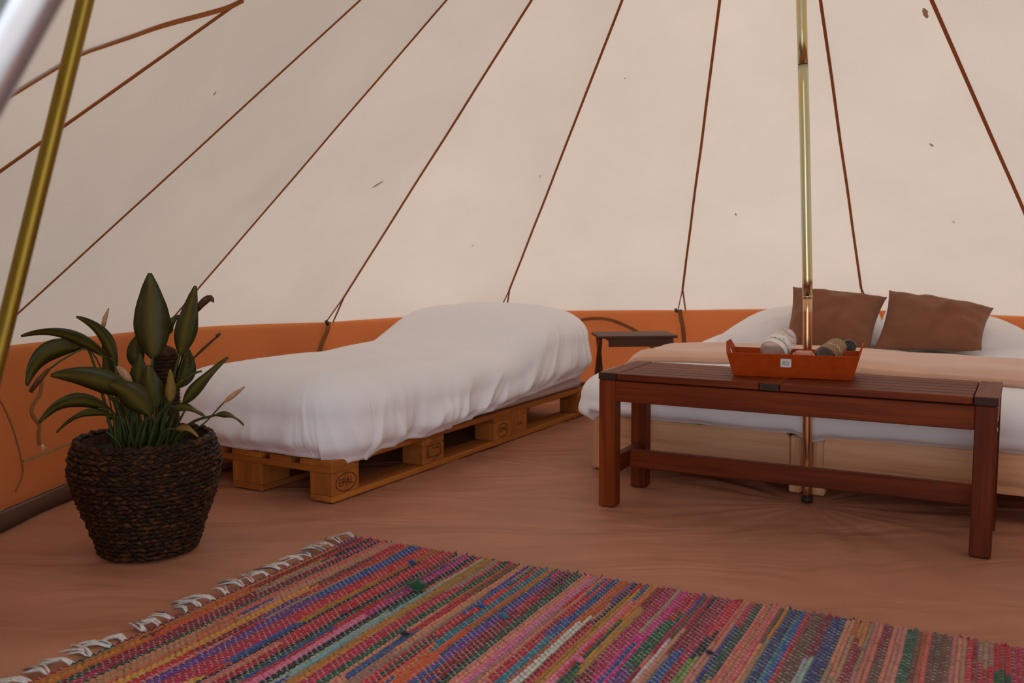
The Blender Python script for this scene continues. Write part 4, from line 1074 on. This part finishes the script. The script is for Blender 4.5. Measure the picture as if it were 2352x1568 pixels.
# loose rag ends sticking up
for (x, y, cname, s) in ((.42, -.30, 'grn', 1.6), (.30, -.14, 'blue', .7), (.62, -.33, 'blue', .7), (.70, -.36, 'teal', .7), (.55, -.55, 'blk', .8), (.95, -.5, 'pink', .7), (1.0, -.62, 'red', .9), (1.18, -.34, 'blk', .6), (1.3, -.5, 'wht', .7), (.35, -.5, 'crim', .7)):
    vs = []; fs = []; n = 7
    for j in range(n+1):
        for k in range(8):
            ph = math.pi*j/n; a = 2*math.pi*k/8; rr = .011*s*(1+.5*pn(j*1.3+x*9, k*1.1, y*7)); 
            vs.append((x+rr*1.5*math.sin(ph)*math.cos(a), y+rr*math.sin(ph)*math.sin(a), .012+rr*.7*(1-math.cos(ph))))
    for j in range(n):
        for k in range(8): fs.append((j*8+k, j*8+(k+1) % 8, (j+1)*8+(k+1) % 8, (j+1)*8+k))
    mk('loose_rag_end', vs, fs, MAT['rag'], rug, col=[(*PAL[cname], 1)]*len(vs))
# tassels of the left fringe
for i in range(31):
    y = -.012-i*.046+rng.uniform(-.008, .008)
    if y < -RW+.01: break
    VV, FF, CC = [], [], []
    lean = rng.uniform(-.35, .45); ln0 = rng.uniform(.058, .088); nst = rng.randint(7, 11)
    curl = rng.uniform(-.02, .02)
    for s_ in range(nst):
        an = lean + rng.uniform(-.28, .28); ln = ln0*rng.uniform(.7, 1.1); w0 = wig(-y, 0)
        p0 = V((w0+.004, y+rng.uniform(-.006, .006), .008)); d = V((-math.cos(an), -math.sin(an), 0)); sdv = V((-d.y, d.x, 0))
        pts = [p0, p0+d*ln*.3+V((0, 0, .006+rng.uniform(0, .005))), p0+d*ln*.65+sdv*curl*.5+V((0, 0, .002+rng.uniform(0, .006))), p0+d*ln+sdv*(curl+rng.uniform(-.006, .006))-V((0, 0, .003))]
        tb = tube(spline(pts, 6), [.0023, .0023, .0022, .0022, .0022, .002, .0014], 5); addm((VV, FF), tb)
        c = (.66, .60, .55) if rng.random() < .74 else rng.choice([(.42, .10, .12), (.08, .17, .20), (.12, .09, .14), (.50, .28, .26)])
        CC += [(*c, 1)]*len(tb[0])
    mk('tassel', VV, FF, MAT['string'], rug, col=CC)
# frayed red bits along the back selvedge
for i in range(60):
    x = rng.uniform(.02, RL-.05); c = PAL[rng.choice(['red', 'red', 'dred', 'blk', 'grn', 'mus', 'crim'])]; ln = rng.uniform(.006, .02)
    p = V((x+wig(0, x), .002, .006)); d = V((rng.uniform(-.8, .8), 1, rng.uniform(-.1, .5))).normalized()
    v_, f_ = tube([p-d*.004, p+d*ln*.5, p+d*ln], [.004, .003, .0008], 5); mk('frayed_end', v_, f_, MAT['rag'], rug, col=[(*c, 1)]*len(v_))
